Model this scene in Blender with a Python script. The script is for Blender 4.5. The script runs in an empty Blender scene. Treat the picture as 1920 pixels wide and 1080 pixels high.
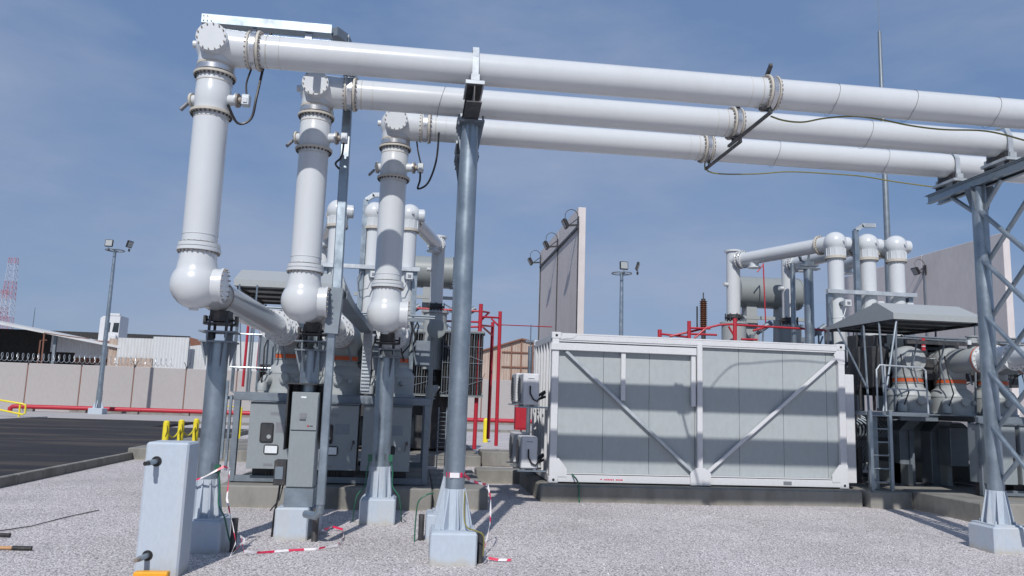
import bpy, math, random
from math import sin, cos, pi, radians, sqrt, atan2
from mathutils import Vector as V, Matrix
random.seed(7)
SC = bpy.context.scene
COL = SC.collection
# ---------------------------------------------------------------- camera maths
FPX = 1450.0
YAW, PIT, ROL = radians(6.781), radians(8.322), radians(-1.864)
CAMZ = 1.85
_f = V((sin(YAW)*cos(PIT), cos(YAW)*cos(PIT), sin(PIT)))
_r = V((cos(YAW), -sin(YAW), 0)); _d = _f.cross(_r)
R_ = cos(ROL)*_r + sin(ROL)*_d
D_ = -sin(ROL)*_r + cos(ROL)*_d
def ray(px, py): return R_*((px-960)/FPX) + D_*((py-540)/FPX) + _f
def at(px, py, Y):
    r = ray(px, py); return V((0, 0, CAMZ)) + r*(Y/r.y)
def atz(px, py, z):
    r = ray(px, py); return V((0, 0, CAMZ)) + r*((z-CAMZ)/r.z)
cam = bpy.data.cameras.new('camera'); co = bpy.data.objects.new('camera', cam); COL.objects.link(co)
co.matrix_world = Matrix(((R_.x, -D_.x, -_f.x, 0), (R_.y, -D_.y, -_f.y, 0), (R_.z, -D_.z, -_f.z, CAMZ), (0, 0, 0, 1)))
cam.sensor_width = 36; cam.lens = FPX/1920*36; cam.clip_end = 3000; cam.clip_start = .1
SC.camera = co
# ---------------------------------------------------------------- materials
def nmat(name):
    m = bpy.data.materials.new(name); m.use_nodes = True
    nt = m.node_tree; b = nt.nodes['Principled BSDF']
    return m, nt, b
def L(nt, a, b): nt.links.new(a, b)
def coords(nt, scale=(1, 1, 1)):
    g = nt.nodes.new('ShaderNodeNewGeometry'); mp = nt.nodes.new('ShaderNodeMapping')
    mp.inputs['Scale'].default_value = scale; L(nt, g.outputs['Position'], mp.inputs['Vector']); return mp.outputs[0]
def noise(nt, vec, scale, detail=4, rough=.55):
    n = nt.nodes.new('ShaderNodeTexNoise'); n.inputs['Scale'].default_value = scale
    n.inputs['Detail'].default_value = detail; n.inputs['Roughness'].default_value = rough
    L(nt, vec, n.inputs['Vector']); return n.outputs['Fac']
def ramp(nt, fac, stops):
    r = nt.nodes.new('ShaderNodeValToRGB'); e = r.color_ramp.elements
    while len(e) < len(stops): e.new(.5)
    for i, (p, c) in enumerate(stops):
        e[i].position = p; e[i].color = (c, c, c, 1) if not isinstance(c, tuple) else (*c, 1)
    L(nt, fac, r.inputs['Fac']); return r.outputs['Color']
def mixc(nt, fac, a, b, mode='MIX'):
    m = nt.nodes.new('ShaderNodeMix'); m.data_type = 'RGBA'; m.blend_type = mode
    if isinstance(fac, (int, float)): m.inputs[0].default_value = fac
    else: L(nt, fac, m.inputs[0])
    for i, x in ((6, a), (7, b)):
        if isinstance(x, tuple): m.inputs[i].default_value = (*x[:3], 1)
        else: L(nt, x, m.inputs[i])
    return m.outputs[2]
def bump(nt, b, h, strength=.2, dist=.01):
    n = nt.nodes.new('ShaderNodeBump'); n.inputs['Strength'].default_value = strength
    n.inputs['Distance'].default_value = dist; L(nt, h, n.inputs['Height']); L(nt, n.outputs[0], b.inputs['Normal'])
def paint(name, col, rough=.4, metal=0, dirt=.12, dirtcol=(.35, .3, .26), sc=3.0, spec=.5, coat=0, lo=.5, hi=.8, bmp=.04, even=0):
    m, nt, b = nmat(name); v = coords(nt, (1, 1, .45))
    n = noise(nt, v, sc, 6, .65)
    f = ramp(nt, n, [(lo, 0.), (hi, 1.)])
    n2 = noise(nt, v, sc*9, 3)
    c1 = mixc(nt, ramp(nt, n2, [(.3, 0.), (.7, 1.)]), tuple(x*(.99 if even else .95) for x in col), tuple(min(1, x*(1.01 if even else 1.03)) for x in col))
    fm = nt.nodes.new('ShaderNodeMath'); fm.operation = 'MULTIPLY'; L(nt, f, fm.inputs[0]); fm.inputs[1].default_value = dirt
    L(nt, mixc(nt, fm.outputs[0], c1, dirtcol), b.inputs['Base Color'])
    b.inputs['Roughness'].default_value = rough; b.inputs['Metallic'].default_value = metal
    b.inputs['Specular IOR Level'].default_value = spec
    if coat: b.inputs['Coat Weight'].default_value = coat; b.inputs['Coat Roughness'].default_value = .15
    r = ramp(nt, n2, [(.2, max(0, rough-(.01 if even else .07))), (.8, min(1, rough+(.02 if even else .1)))]); L(nt, r, b.inputs['Roughness'])
    bump(nt, b, n2, bmp, .01)
    return m
M = {}
M['white'] = paint('white_enamel', (.575, .60, .615), .24, coat=.45, dirt=.16, sc=1.1, bmp=.0, even=1)
def splash(name, h=.12, col=(.40, .36, .28), amt=.75):
    m = M[name]; nt = m.node_tree; b = nt.nodes['Principled BSDF']; old = b.inputs['Base Color'].links[0].from_socket
    g = nt.nodes.new('ShaderNodeNewGeometry'); sp = nt.nodes.new('ShaderNodeSeparateXYZ'); L(nt, g.outputs['Position'], sp.inputs[0])
    n = noise(nt, g.outputs['Position'], 11, 5, .7)
    a = nt.nodes.new('ShaderNodeMath'); a.operation = 'MULTIPLY_ADD'; L(nt, n, a.inputs[0]); a.inputs[1].default_value = .22; L(nt, sp.outputs['Z'], a.inputs[2])
    f = ramp(nt, a.outputs[0], [(h*.7, amt), (h*1.7, 0.)]); L(nt, mixc(nt, f, old, col), b.inputs['Base Color'])
M['cream'] = paint('cream_flange', (.50, .47, .41), .5, dirt=.5, sc=9)
M['alu'] = paint('bright_aluminium', (.6, .61, .63), .28, .85, dirt=.25, sc=14, bmp=.02)
M['stain'] = paint('worn_bolt', (.3, .27, .24), .6, .4, dirt=.6, dirtcol=(.2, .1, .05), sc=20)
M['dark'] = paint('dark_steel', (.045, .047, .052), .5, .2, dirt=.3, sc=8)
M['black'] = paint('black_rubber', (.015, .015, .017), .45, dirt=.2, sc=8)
M['grey'] = paint('grey_enamel', (.25, .275, .275), .4, dirt=.22, dirtcol=(.2, .19, .17), sc=2.5)
M['lgrey'] = paint('light_grey_enamel', (.34, .365, .37), .45, dirt=.15, dirtcol=(.3, .28, .25), sc=3)
M['cabgrey'] = paint('cabinet_grey', (.245, .275, .29), .5, dirt=.12, dirtcol=(.28, .27, .25), sc=3)
M['panel'] = paint('sandwich_panel', (.365, .40, .41), .5, dirt=.12, dirtcol=(.42, .4, .34), sc=1.6)
M['frame'] = paint('container_white', (.60, .61, .63), .45, dirt=.2, dirtcol=(.5, .45, .38), sc=4)
M['conc'] = paint('concrete', (.25, .245, .225), .9, dirt=.95, dirtcol=(.13, .125, .11), sc=1.6, lo=.42, hi=.72, bmp=.3)
M['concwhite'] = paint('painted_concrete', (.43, .49, .56), .75, dirt=.5, dirtcol=(.52, .49, .43), sc=3.2, bmp=.25)
M['beige'] = paint('beige_render', (.62, .58, .57), .9, dirt=.3, dirtcol=(.36, .33, .31), sc=.8, bmp=.1)
M['beigelight'] = paint('beige_render_light', (.385, .365, .36), .9, dirt=.2, dirtcol=(.45, .42, .4), sc=.8)
M['red'] = paint('red_paint', (.43, .022, .04), .45, dirt=.2, dirtcol=(.2, .02, .02))
M['yellow'] = paint('yellow_paint', (.75, .62, .03), .45, dirt=.25, dirtcol=(.4, .3, .05))
M['amber'] = paint('amber_plastic', (.8, .38, .03), .45, dirt=.2)
M['orange'] = paint('orange_band', (.55, .1, .03), .5, dirt=.4, dirtcol=(.3, .08, .04), sc=6)
M['wood'] = paint('wood_handle', (.5, .28, .13), .6, dirt=.4, dirtcol=(.25, .13, .06), sc=14)
M['tapered'] = paint('tape_red', (.6, .02, .08), .4)
M['tapewhite'] = paint('tape_white', (.75, .72, .74), .4)
M['green'] = paint('green_cable', (.02, .12, .07), .4)
M['ygreen'] = paint('yellow_green_cable', (.22, .2, .06), .45, dirt=.8, dirtcol=(.04, .12, .05), sc=12)
M['glass'] = paint('dark_glass', (.02, .025, .03), .08, spec=.8, dirt=.1)
M['paper'] = paint('paper_sheet', (.7, .74, .76), .6)
M['plate'] = paint('name_plate', (.23, .24, .26), .4, .3)
splash('concwhite'); splash('conc', .1, (.33, .29, .23), .5)
M['porcelain'] = paint('brown_porcelain', (.14, .06, .035), .35)
M['copper'] = paint('brick_dark', (.1, .05, .04), .7)
def galv(name, base=(.31, .365, .41), rough=.34, metal=.75):
    m, nt, b = nmat(name); v = coords(nt)
    vo = nt.nodes.new('ShaderNodeTexVoronoi'); vo.inputs['Scale'].default_value = 28; L(nt, v, vo.inputs['Vector'])
    sp = nt.nodes.new('ShaderNodeSeparateColor'); L(nt, vo.outputs['Color'], sp.inputs[0])
    n = noise(nt, v, 3.5, 5, .6)
    c = mixc(nt, ramp(nt, n, [(.35, 0.), (.7, 1.)]), tuple(x*.86 for x in base), tuple(x*1.16 for x in base))
    c = mixc(nt, ramp(nt, sp.outputs[0], [(0, .0), (1, .3)]), c, tuple(x*.78 for x in base))
    L(nt, c, b.inputs['Base Color']); b.inputs['Metallic'].default_value = metal
    L(nt, ramp(nt, n, [(.3, rough-.08), (.7, rough+.12)]), b.inputs['Roughness']); return m
M['galv'] = galv('galvanised_steel')
M['galvd'] = galv('galvanised_steel_dull', (.20, .235, .27), .5, .4)
M['galvb'] = galv('galvanised_bright', (.50, .54, .57), .4, .4)
def corr(name, a, b_, scale=9, axis='X', dirt=.5, dcol=(.25, .15, .1)):
    m, nt, b = nmat(name); v = coords(nt)
    n = noise(nt, coords(nt, (1, 1, .3)), 1.2, 6, .7)
    L(nt, mixc(nt, ramp(nt, n, [(.45, 0.), (.8, dirt)]), mixc(nt, noise(nt, v, .35, 2), a, b_), dcol), b.inputs['Base Color'])
    b.inputs['Roughness'].default_value = .6; return m
M['tin'] = corr('tin_sheet', (.5, .53, .54), (.6, .6, .6), dirt=.25)
M['tinbrown'] = corr('tin_brown', (.42, .33, .27), (.46, .38, .32), dirt=.7)
M['radiored'] = paint('hazed_red', (.40, .17, .2), .6); M['radiowhite'] = paint('hazed_white', (.42, .45, .52), .6)  # mast red and white paled, distance haze mixed into the colour
M['rust'] = paint('rust', (.2, .09, .06), .8)
def gravel():
    m, nt, b = nmat('gravel'); v = coords(nt)
    vo = nt.nodes.new('ShaderNodeTexVoronoi'); vo.inputs['Scale'].default_value = 50; L(nt, v, vo.inputs['Vector'])
    sp = nt.nodes.new('ShaderNodeSeparateColor'); L(nt, vo.outputs['Color'], sp.inputs[0])
    stone = ramp(nt, sp.outputs[0], [(0, (.46, .435, .44)), (.25, (.60, .57, .575)), (.6, (.70, .67, .67)), (1, (.80, .775, .77))])
    gap = ramp(nt, vo.outputs['Distance'], [(.0, 1.06), (.42, 1.0), (.74, .38)])
    c = mixc(nt, 1., stone, gap, 'MULTIPLY')
    big = ramp(nt, noise(nt, v, .55, 5, .6), [(.3, (.82, .81, .80)), (.65, (1.05, 1.03, 1.03))])
    c = mixc(nt, 1., c, big, 'MULTIPLY')
    c = mixc(nt, ramp(nt, noise(nt, v, 2.3, 4, .7), [(.62, 0.), (.8, .35)]), c, (.42, .36, .31))
    L(nt, c, b.inputs['Base Color']); b.inputs['Roughness'].default_value = .9
    h = ramp(nt, vo.outputs['Distance'], [(0, 1.), (.8, 0.)])
    h2 = mixc(nt, .5, h, noise(nt, v, 70, 2)); bump(nt, b, h2, .85, .014)
    return m
M['gravel'] = gravel()
def asphalt():
    m, nt, b = nmat('asphalt'); v = coords(nt, (.10, .55, 1)); w = coords(nt)
    n = noise(nt, v, 1.3, 6, .7)
    c = ramp(nt, n, [(.34, (.014, .014, .017)), (.5, (.03, .028, .03)), (.62, (.075, .062, .055))])
    c = mixc(nt, ramp(nt, noise(nt, w, 40, 3), [(.4, 0.), (.8, .3)]), c, (.11, .105, .1))
    L(nt, c, b.inputs['Base Color']); L(nt, ramp(nt, n, [(.3, .7), (.7, .95)]), b.inputs['Roughness']); b.inputs['Specular IOR Level'].default_value = .25
    bump(nt, b, noise(nt, w, 30, 4), .4, .01); return m
M['asphalt'] = asphalt()
M['pave'] = paint('pavement', (.40, .38, .37), .9, dirt=.5, dirtcol=(.28, .26, .25), sc=.5)
# ---------------------------------------------------------------- mesh builder
LOC = {}
def basis(ax, up=None):
    a = V(ax).normalized()
    u = V(up) if up else (V((0, 0, 1)) if abs(a.z) < .95 else V((1, 0, 0)))
    x = u.cross(a).normalized(); y = a.cross(x).normalized(); return x, y, a
class MB:
    def __init__(s): s.v = []; s.f = []; s.m = []; s.k = 0; s.cuts = []
    def cut(s): s.cuts.append((len(s.v), len(s.f))); return s
    def each(s, name, mats, parent):
        cs = [(0, 0)]+s.cuts+[(len(s.v), len(s.f))]; out = []
        for (a, fa), (c, fc) in zip(cs, cs[1:]):
            if fc <= fa: continue
            q = MB(); q.v = s.v[a:c]; q.f = [tuple(i-a for i in f) for f in s.f[fa:fc]]; q.m = s.m[fa:fc]; out.append(q.build(name, mats, parent))
        return out
    def add(s, vs, fs):
        o = len(s.v); s.v += [V(p) for p in vs]; s.f += [tuple(o+i for i in f) for f in fs]; s.m += [s.k]*len(fs); return s
    def box(s, c, size, bev=0, rot=None):
        h = [x/2 for x in size]; b = min(bev, min(h)*.45); vs = []; fs = []
        if b <= 0:
            vs = [V((x*h[0], y*h[1], z*h[2])) for x in (-1, 1) for y in (-1, 1) for z in (-1, 1)]
            fs = [(0, 1, 3, 2), (4, 6, 7, 5), (0, 4, 5, 1), (2, 3, 7, 6), (0, 2, 6, 4), (1, 5, 7, 3)]
        else:
            ix = {}
            for sx in (-1, 1):
                for sy in (-1, 1):
                    for sz in (-1, 1):
                        for a in range(3):
                            sg = (sx, sy, sz); p = [sg[i]*(h[i] if i == a else h[i]-b) for i in range(3)]
                            ix[(sg, a)] = len(vs); vs.append(V(p))
            def sg(a, va, b_, vb, c_, vc):
                t = [0]*3; t[a] = va; t[b_] = vb; t[c_] = vc; return tuple(t)
            for a in range(3):
                b_, c_ = (a+1) % 3, (a+2) % 3
                for s1 in (-1, 1):
                    fs.append(tuple(ix[(sg(a, s1, b_, p, c_, q), a)] for p, q in ((-1, -1), (1, -1), (1, 1), (-1, 1))))
                for s1 in (-1, 1):
                    for s2 in (-1, 1):
                        fs.append((ix[(sg(a, s1, b_, s2, c_, -1), a)], ix[(sg(a, s1, b_, s2, c_, 1), a)], ix[(sg(a, s1, b_, s2, c_, 1), b_)], ix[(sg(a, s1, b_, s2, c_, -1), b_)]))
            for sx in (-1, 1):
                for sy in (-1, 1):
                    for sz in (-1, 1): fs.append(tuple(ix[((sx, sy, sz), a)] for a in range(3)))
        if rot is not None: vs = [rot @ p for p in vs]
        return s.add([p+V(c) for p in vs], fs)
    def bb(s, x0, x1, y0, y1, z0, z1, bev=0):
        return s.box(((x0+x1)/2, (y0+y1)/2, (z0+z1)/2), (abs(x1-x0), abs(y1-y0), abs(z1-z0)), bev)
    def bar(s, p0, p1, w, h, up=None, bev=0):
        p0, p1 = V(p0), V(p1); x, y, a = basis(p1-p0, up)
        R = Matrix((x, y, a)).transposed(); return s.box((p0+p1)/2, (w, h, (p1-p0).length), bev, R)
    def lathe(s, p, ax, prof, n=24, caps=True, a0=0):
        x, y, a = basis(ax); p = V(p); vs = []; fs = []
        for r, h in prof:
            for i in range(n):
                t = 2*pi*(i+a0)/n; vs.append(p+a*h+(x*cos(t)+y*sin(t))*max(r, 1e-4))
        for j in range(len(prof)-1):
            for i in range(n):
                k = (i+1) % n; fs.append((j*n+i, j*n+k, (j+1)*n+k, (j+1)*n+i))
        if caps: fs.append(tuple(range(n))[::-1]); fs.append(tuple(range((len(prof)-1)*n, len(prof)*n)))
        return s.add(vs, fs)
    def cyl(s, p0, p1, r0, r1=None, n=20):
        p0, p1 = V(p0), V(p1); r1 = r0 if r1 is None else r1
        return s.lathe(p0, p1-p0, [(r0, 0), (r1, (p1-p0).length)], n)
    def ball(s, c, r, n=24, sc=1):
        prof = [(r*sin(pi*i/12), -r*cos(pi*i/12)*sc) for i in range(13)]
        return s.lathe(c, (0, 0, 1), prof, n, False)
    def tube(s, pts, r, n=8, closed=False, soft=False):
        P = [V(p) for p in pts]
        if soft and len(P) > 2:
            Q = []
            for i in range(len(P)-1):
                a, b_, c, d = P[max(i-1, 0)], P[i], P[i+1], P[min(i+2, len(P)-1)]
                for k in range(5):
                    t = k/5; Q.append(.5*((2*b_)+(c-a)*t+(2*a-5*b_+4*c-d)*t*t+(3*b_-a-3*c+d)*t**3))
            P = Q+[P[-1]]
        N = len(P); vs = []; fs = []; px = None
        for i, p in enumerate(P):
            if closed: d = (P[(i+1) % N]-P[i-1])
            else: d = (P[min(i+1, N-1)]-P[max(i-1, 0)])
            d.normalize()
            if px is None: x, y, _ = basis(d)
            else: x = (px-d*px.dot(d)).normalized(); y = d.cross(x)
            px = x
            for k in range(n):
                t = 2*pi*k/n; vs.append(p+(x*cos(t)+y*sin(t))*r)
        for i in range(N if closed else N-1):
            j = (i+1) % N
            for k in range(n):
                q = (k+1) % n; fs.append((i*n+k, i*n+q, j*n+q, j*n+k))
        if not closed: fs.append(tuple(range(n))[::-1]); fs.append(tuple(range((N-1)*n, N*n)))
        return s.add(vs, fs)
    def prism(s, poly, vec):
        P = [V(p) for p in poly]; n = len(P); d = V(vec)
        fs = [tuple(range(n))[::-1], tuple(range(n, 2*n))]+[(i, (i+1) % n, n+(i+1) % n, n+i) for i in range(n)]
        return s.add(P+[p+d for p in P], fs)
    def bolts(s, c, ax, R, nb, r=.012, h=.02, a0=0.):
        x, y, a = basis(ax); c = V(c)
        for i in range(nb):
            t = 2*pi*(i+a0)/nb; p = c+(x*cos(t)+y*sin(t))*R; s.cyl(p, p+a*h, r, n=6)
        return s
    def build(s, name, mats, parent=None, smooth=True):
        if not isinstance(mats, (list, tuple)): mats = [mats]
        me = bpy.data.meshes.new(name)
        off = V((0, 0, 0))
        if parent is not None: off = LOC[parent.name]
        elif s.v:
            n = len(s.v); off = V((sum(p.x for p in s.v)/n, sum(p.y for p in s.v)/n, min(p.z for p in s.v)))
        me.from_pydata([tuple(p-off) for p in s.v], [], s.f)
        for m in mats: me.materials.append(M[m] if isinstance(m, str) else m)
        me.polygons.foreach_set('material_index', s.m)
        import bmesh
        bm = bmesh.new(); bm.from_mesh(me); bmesh.ops.recalc_face_normals(bm, faces=bm.faces); bm.to_mesh(me); bm.free()
        if smooth:
            me.polygons.foreach_set('use_smooth', [True]*len(me.polygons)); me.set_sharp_from_angle(angle=radians(32))
        o = bpy.data.objects.new(name, me); COL.objects.link(o)
        if parent is not None: o.parent = parent
        else: o.location = off
        LOC[o.name] = off
        return o
def thing(name, label, cat, loc, group=None):
    o = bpy.data.objects.new(name, None); COL.objects.link(o); o.location = loc; o.empty_display_size = .2
    LOC[o.name] = V(loc); o['label'] = label; o['category'] = cat
    if group: o['group'] = group
    return o
def tag(o, label, cat, group=None):
    o['label'] = label; o['category'] = cat
    if group: o['group'] = group
    return o
def struct(o): o['kind'] = 'structure'; return o
def copy_tree(o, loc, label):
    def rec(a, par):
        c = a.copy(); COL.objects.link(c)
        if par: c.parent = par
        for ch in list(a.children): rec(ch, c)
        return c
    r = rec(o, None); r.location = loc; r['label'] = label; LOC[r.name] = V(loc); return r
# ================================================================ world and sun
W = bpy.data.worlds.new('World'); SC.world = W; W.use_nodes = True
nt = W.node_tree; bg = nt.nodes['Background']
sky = nt.nodes.new('ShaderNodeTexSky'); sky.sky_type = 'NISHITA'; sky.sun_disc = False
sky.sun_elevation = radians(42.0); sky.sun_rotation = radians(194.0); sky.air_density = 1.0; sky.dust_density = .6; sky.ozone_density = 2.2
tc = nt.nodes.new('ShaderNodeTexCoord'); mp = nt.nodes.new('ShaderNodeMapping'); mp.inputs['Scale'].default_value = (1.2, 1.2, 3.4)
mp.inputs['Rotation'].default_value = (.25, .35, .2)
L(nt, tc.outputs['Generated'], mp.inputs['Vector'])
n1 = noise(nt, mp.outputs[0], 1.5, 7, .55); n2 = noise(nt, mp.outputs[0], 3.6, 6, .6)
cl = nt.nodes.new('ShaderNodeMath'); cl.operation = 'MULTIPLY'; L(nt, ramp(nt, n1, [(.41, 0.), (.63, 1.)]), cl.inputs[0]); L(nt, ramp(nt, n2, [(.25, .5), (.7, 1.)]), cl.inputs[1])
cf = nt.nodes.new('ShaderNodeMath'); cf.operation = 'MULTIPLY'; cf.inputs[1].default_value = .72; L(nt, cl.outputs[0], cf.inputs[0])
base = mixc(nt, .8, sky.outputs[0], (1.36, 2.2, 4.0))
col = mixc(nt, cf.outputs[0], base, (3.2, 3.75, 5.0))
L(nt, col, bg.inputs['Color']); bg.inputs['Strength'].default_value = .10
sl = bpy.data.lights.new('sun', 'SUN'); sl.energy = 3.3; sl.angle = radians(.6); sl.color = (1, .965, .93)
so = bpy.data.objects.new('sun', sl); COL.objects.link(so); so.location = (-10, -30, 40)
so.rotation_euler = V((.25, 1, -.93)).to_track_quat('-Z', 'Y').to_euler()
SC.view_settings.view_transform = 'Standard'; SC.view_settings.look = 'None'; SC.view_settings.exposure = .18; SC.view_settings.gamma = 1
# ================================================================ ground
from mathutils import noise as mno
GX0, GX1, GY0, GY1, GS = -7.3, 17.3, 4.0, 24.0, .12
nx, ny = int((GX1-GX0)/GS), int((GY1-GY0)/GS)
def gh(x, y):
    e = min(x-GX0, GX1-x, y-GY0, GY1-y)
    return (mno.noise((x*.9, y*.9, 0))*.016+mno.noise((x*3.1, y*3.1, 5))*.007)*max(0, min(1, e-.1))
b = MB(); vs = [(GX0+(GX1-GX0)*i/nx, GY0+(GY1-GY0)*j/ny) for j in range(ny+1) for i in range(nx+1)]
b.add([(x, y, gh(x, y)) for x, y in vs], [(j*(nx+1)+i, j*(nx+1)+i+1, (j+1)*(nx+1)+i+1, (j+1)*(nx+1)+i) for j in range(ny) for i in range(nx)])
for q in ([(-900, -60), (900, -60), (900, GY0), (-900, GY0)], [(-900, GY1), (900, GY1), (900, 1500), (-900, 1500)], [(-900, GY0), (GX0, GY0), (GX0, GY1), (-900, GY1)], [(GX1, GY0), (900, GY0), (900, GY1), (GX1, GY1)]):
    b.add([(x, y, 0) for x, y in q], [(0, 1, 2, 3)])
struct(b.build('gravel_ground', 'gravel'))
b = MB(); b.bb(-75, -7.48, -12, 38.5, -.2, .13); b.bb(-75, -12.2, 38.5, 46, -.2, .13); struct(b.build('road', 'asphalt'))
b = MB(); b.bb(-75, 40, 47, 58.5, -.2, .11); b.bb(-75, -20.5, 41.5, 47, -.2, .16); struct(b.build('pavement', 'pave'))
b = MB(); y = -10.0
while y < 38.3:
    b.bb(-7.48, -7.36, y, min(y+.985, 38.4), -.1, .19, .012); y += 1.0
struct(b.build('kerb', 'conc'))
b = MB(); x = -12.2
while x < 30: b.bb(x, x+.985, 46, 46.14, -.1, .16, .012); x += 1
struct(b.build('kerb', 'conc'))
# loose stones that stand up out of the gravel near the camera
st = MB(); rr = random.Random(3)
for i in range(15000):
    y = 7.4 + 9*rr.random()**1.6; x = rr.uniform(-8, 11)*(y/12)
    if x < -7.2: continue
    s = rr.uniform(.005, .011); a = rr.uniform(0, 6.28); k = rr.uniform(.6, 1.2)
    q = [V((cos(a)*s*1.3, sin(a)*s*1.3, 0)), V((-sin(a)*s*k, cos(a)*s*k, rr.uniform(-.3, .3)*s)), V((-cos(a)*s*1.2, -sin(a)*s*1.2, 0)), V((sin(a)*s*k, -cos(a)*s*k, 0)), V((rr.uniform(-.4, .4)*s, rr.uniform(-.4, .4)*s, s*.9))]
    st.k = rr.randrange(4)
    c = V((x, y, gh(x, y)+.001)); st.add([c+p for p in q], [(0, 1, 4), (1, 2, 4), (2, 3, 4), (3, 0, 4)])
gs = []
for i, c in enumerate([(.60, .565, .575), (.52, .48, .49), (.66, .62, .63), (.42, .385, .39)]):
    m, n_, p_ = nmat('stone'); p_.inputs['Base Color'].default_value = (*c, 1); p_.inputs['Roughness'].default_value = .85; gs.append(m)
o = st.build('gravel_stones', gs, smooth=False); o['kind'] = 'stuff'; o['label'] = 'loose pale gravel stones scattered over the yard'
# ================================================================ three bus lines
ZT, ZL = 5.79, 3.015
R0 = .19
JX = 4.24; TW = [(5.12, 6.17, 7.32), (.2, 6.24), (5.4, 7.19)]
def flange(b, c, ax, r, w, nb, k_body, k_bolt, rb=.011, sides=(1, -1), inset=.022):
    c = V(c); a = V(ax).normalized(); b.k = k_body
    b.lathe(c, a, [(r-.004, -w/2), (r, -w/2+.004), (r, w/2-.004), (r-.004, w/2)], 32)
    b.k = k_bolt
    for s in sides: b.bolts(c+a*s*(w/2), a*s, r-inset, nb, rb, .02, .3)
def tube_ring(b, c, ax, r, w, k):   # thin raised ring
    b.k = k; c = V(c); a = V(ax).normalized(); b.lathe(c, a, [(r*.96, -w/2), (r, -w/2+.003), (r, w/2-.003), (r*.96, w/2)], 32)
X0 = [-2.475, -1.466, -.473]; Y0 = [8.84, 9.93, 11.02]
buslab = ['near white bus duct, the one closest to the camera, bending down at far left',
          'middle white bus duct, dropping between the near one and the far one',
          'far white bus duct, furthest from the camera with the shortest looking drop leg']
for i in range(3):
    X, Y = X0[i], Y0[i]
    t = thing('bus_duct', buslab[i], 'bus duct', (X, Y, ZL), 'three white bus ducts carried overhead')
    # long horizontal tube
    b = MB(); b.lathe((X+.30, Y, ZT), (1, 0, 0), [(R0, 0), (R0, 22)], 40)
    b.build('horizontal_tube', 'white', t)
    for jx in (X+.42, JX):
        b = MB()
        b.k = 1; b.lathe((jx, Y, ZT), (1, 0, 0), [(.203, -.03), (.214, -.028), (.214, .028), (.203, .03)], 36)
        sd = 1 if jx < 0 else -1
        flange(b, (jx+.055*sd, Y, ZT), (1, 0, 0), .232, .03, 22, 0, 2, sides=(sd,))
        flange(b, (jx-.055*sd, Y, ZT), (1, 0, 0), .222, .02, 22, 0, 2, sides=(-sd,))
        tube_ring(b, (jx+.15*sd, Y, ZT), (1, 0, 0), R0+.006, .012, 0)
        tube_ring(b, (jx+.30*sd, Y, ZT), (1, 0, 0), R0+.003, .008, 0)
        b.build('joint_flange', ['cream', 'alu', 'stain'], t)
    b = MB(); b.k = 0
    for wx in TW[i]:
        pts = [V((wx-.1*(.5-.5*cos(a)), Y+sin(a)*(R0+.004), ZT+cos(a)*(R0+.004)*(1 if a < pi*.8 or a > pi*1.2 else 1.12))) for a in [2*pi*k/28 for k in range(28)]]
        b.tube(pts, .0022, 4, True); b.cut()
    b.each('tie_wire', 'dark', t)
    # top corner housing: ball, neck down, neck sideways, front port
    b = MB()
    b.lathe((X, Y, ZT), (0, 0, 1), [(.198, -.27), (.2, -.20)]+[(.235*cos(a) if a > -.6 else max(.2, .235*cos(a)), .235*sin(a)) for a in [-.75+.15*k for k in range(15)]]+[(.0, .236)], 36)
    b.cyl((X, Y, ZT), (X+.40, Y, ZT), .225, .2, 36)
    b.cyl((X, Y, ZT), (X, Y-.27, ZT+.0), .175, .168, 32)
    b.cyl((X-.1, Y, ZT+.02), (X-.27, Y, ZT+.02), .045, n=12)
    h = b.build('corner_housing', 'white', t)
    b = MB(); flange(b, (X, Y-.285, ZT), (0, -1, 0), .168, .028, 14, 0, 1, .0085, sides=(1,), inset=.016)
    b.build('cover_plate', ['white', 'stain'], h)
    # vertical leg
    b = MB(); b.lathe((X, Y, 3.483), (0, 0, 1), [(R0, 0), (R0, 1.49)], 40)
    b.build('vertical_tube', 'white', t)
    b = MB(); b.lathe((X, Y, 4.980), (0, 0, 1), [(.195, 0), (.195, .1), (.198, .11), (.198, .28), (.195, .29), (.195, .48)], 36)
    for sg, ang in ((1, 0.05), (-1, -.5)):
        d = V((sg*cos(ang), sin(ang)*(-1 if sg < 0 else -1), 0)).normalized(); d = V((sg, -.15 if sg > 0 else .25, 0)).normalized()
        p = V((X, Y, 5.157))
        b.cyl(p+d*.1, p+d*(.27 if sg > 0 else .235), .062, .062, 20)
    ch = b.build('gas_chamber', 'white', t)
    d = V((1, -.15, 0)).normalized(); p = V((X, Y, 5.157))
    b = MB(); b.k = 0; b.cyl(p+d*.27, p+d*.285, .085, n=20); b.k = 1; b.cyl(p+d*.285, p+d*.305, .08, n=20); b.cyl(p+d*.305, p+d*.34, .04, n=12)
    b.k = 0; b.box(p+d*.385, (.09, .1, .13), .01); b.k = 2; b.box(p+d*.385+V((.0, -.055, -.01)), (.05, .015, .06), .004)
    b.build('gas_monitor', ['galvb', 'stain', 'white'], ch)
    d = V((-1, .25, 0)).normalized()
    b = MB(); b.k = 0; b.cyl(p+d*.235, p+d*.26, .085, n=20); b.k = 1; b.bolts(p+d*.26, d, .068, 8, .009, .012); b.k = 2
    b.bar(p+d*.27+V((-.02, -.02, -.04)), p+d*.32+V((-.05, -.03, -.13)), .06, .03, bev=.01)
    b.build('side_port', ['cream', 'stain', 'plate'], ch)
    b = MB()
    b.k = 1; b.lathe((X, Y, 5.500), (0, 0, 1), [(.206, -.03), (.216, -.028), (.216, .028), (.206, .03)], 36)
    flange(b, (X, Y, 5.438), (0, 0, 1), .235, .03, 26, 0, 2, .012, sides=(-1,))
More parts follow.
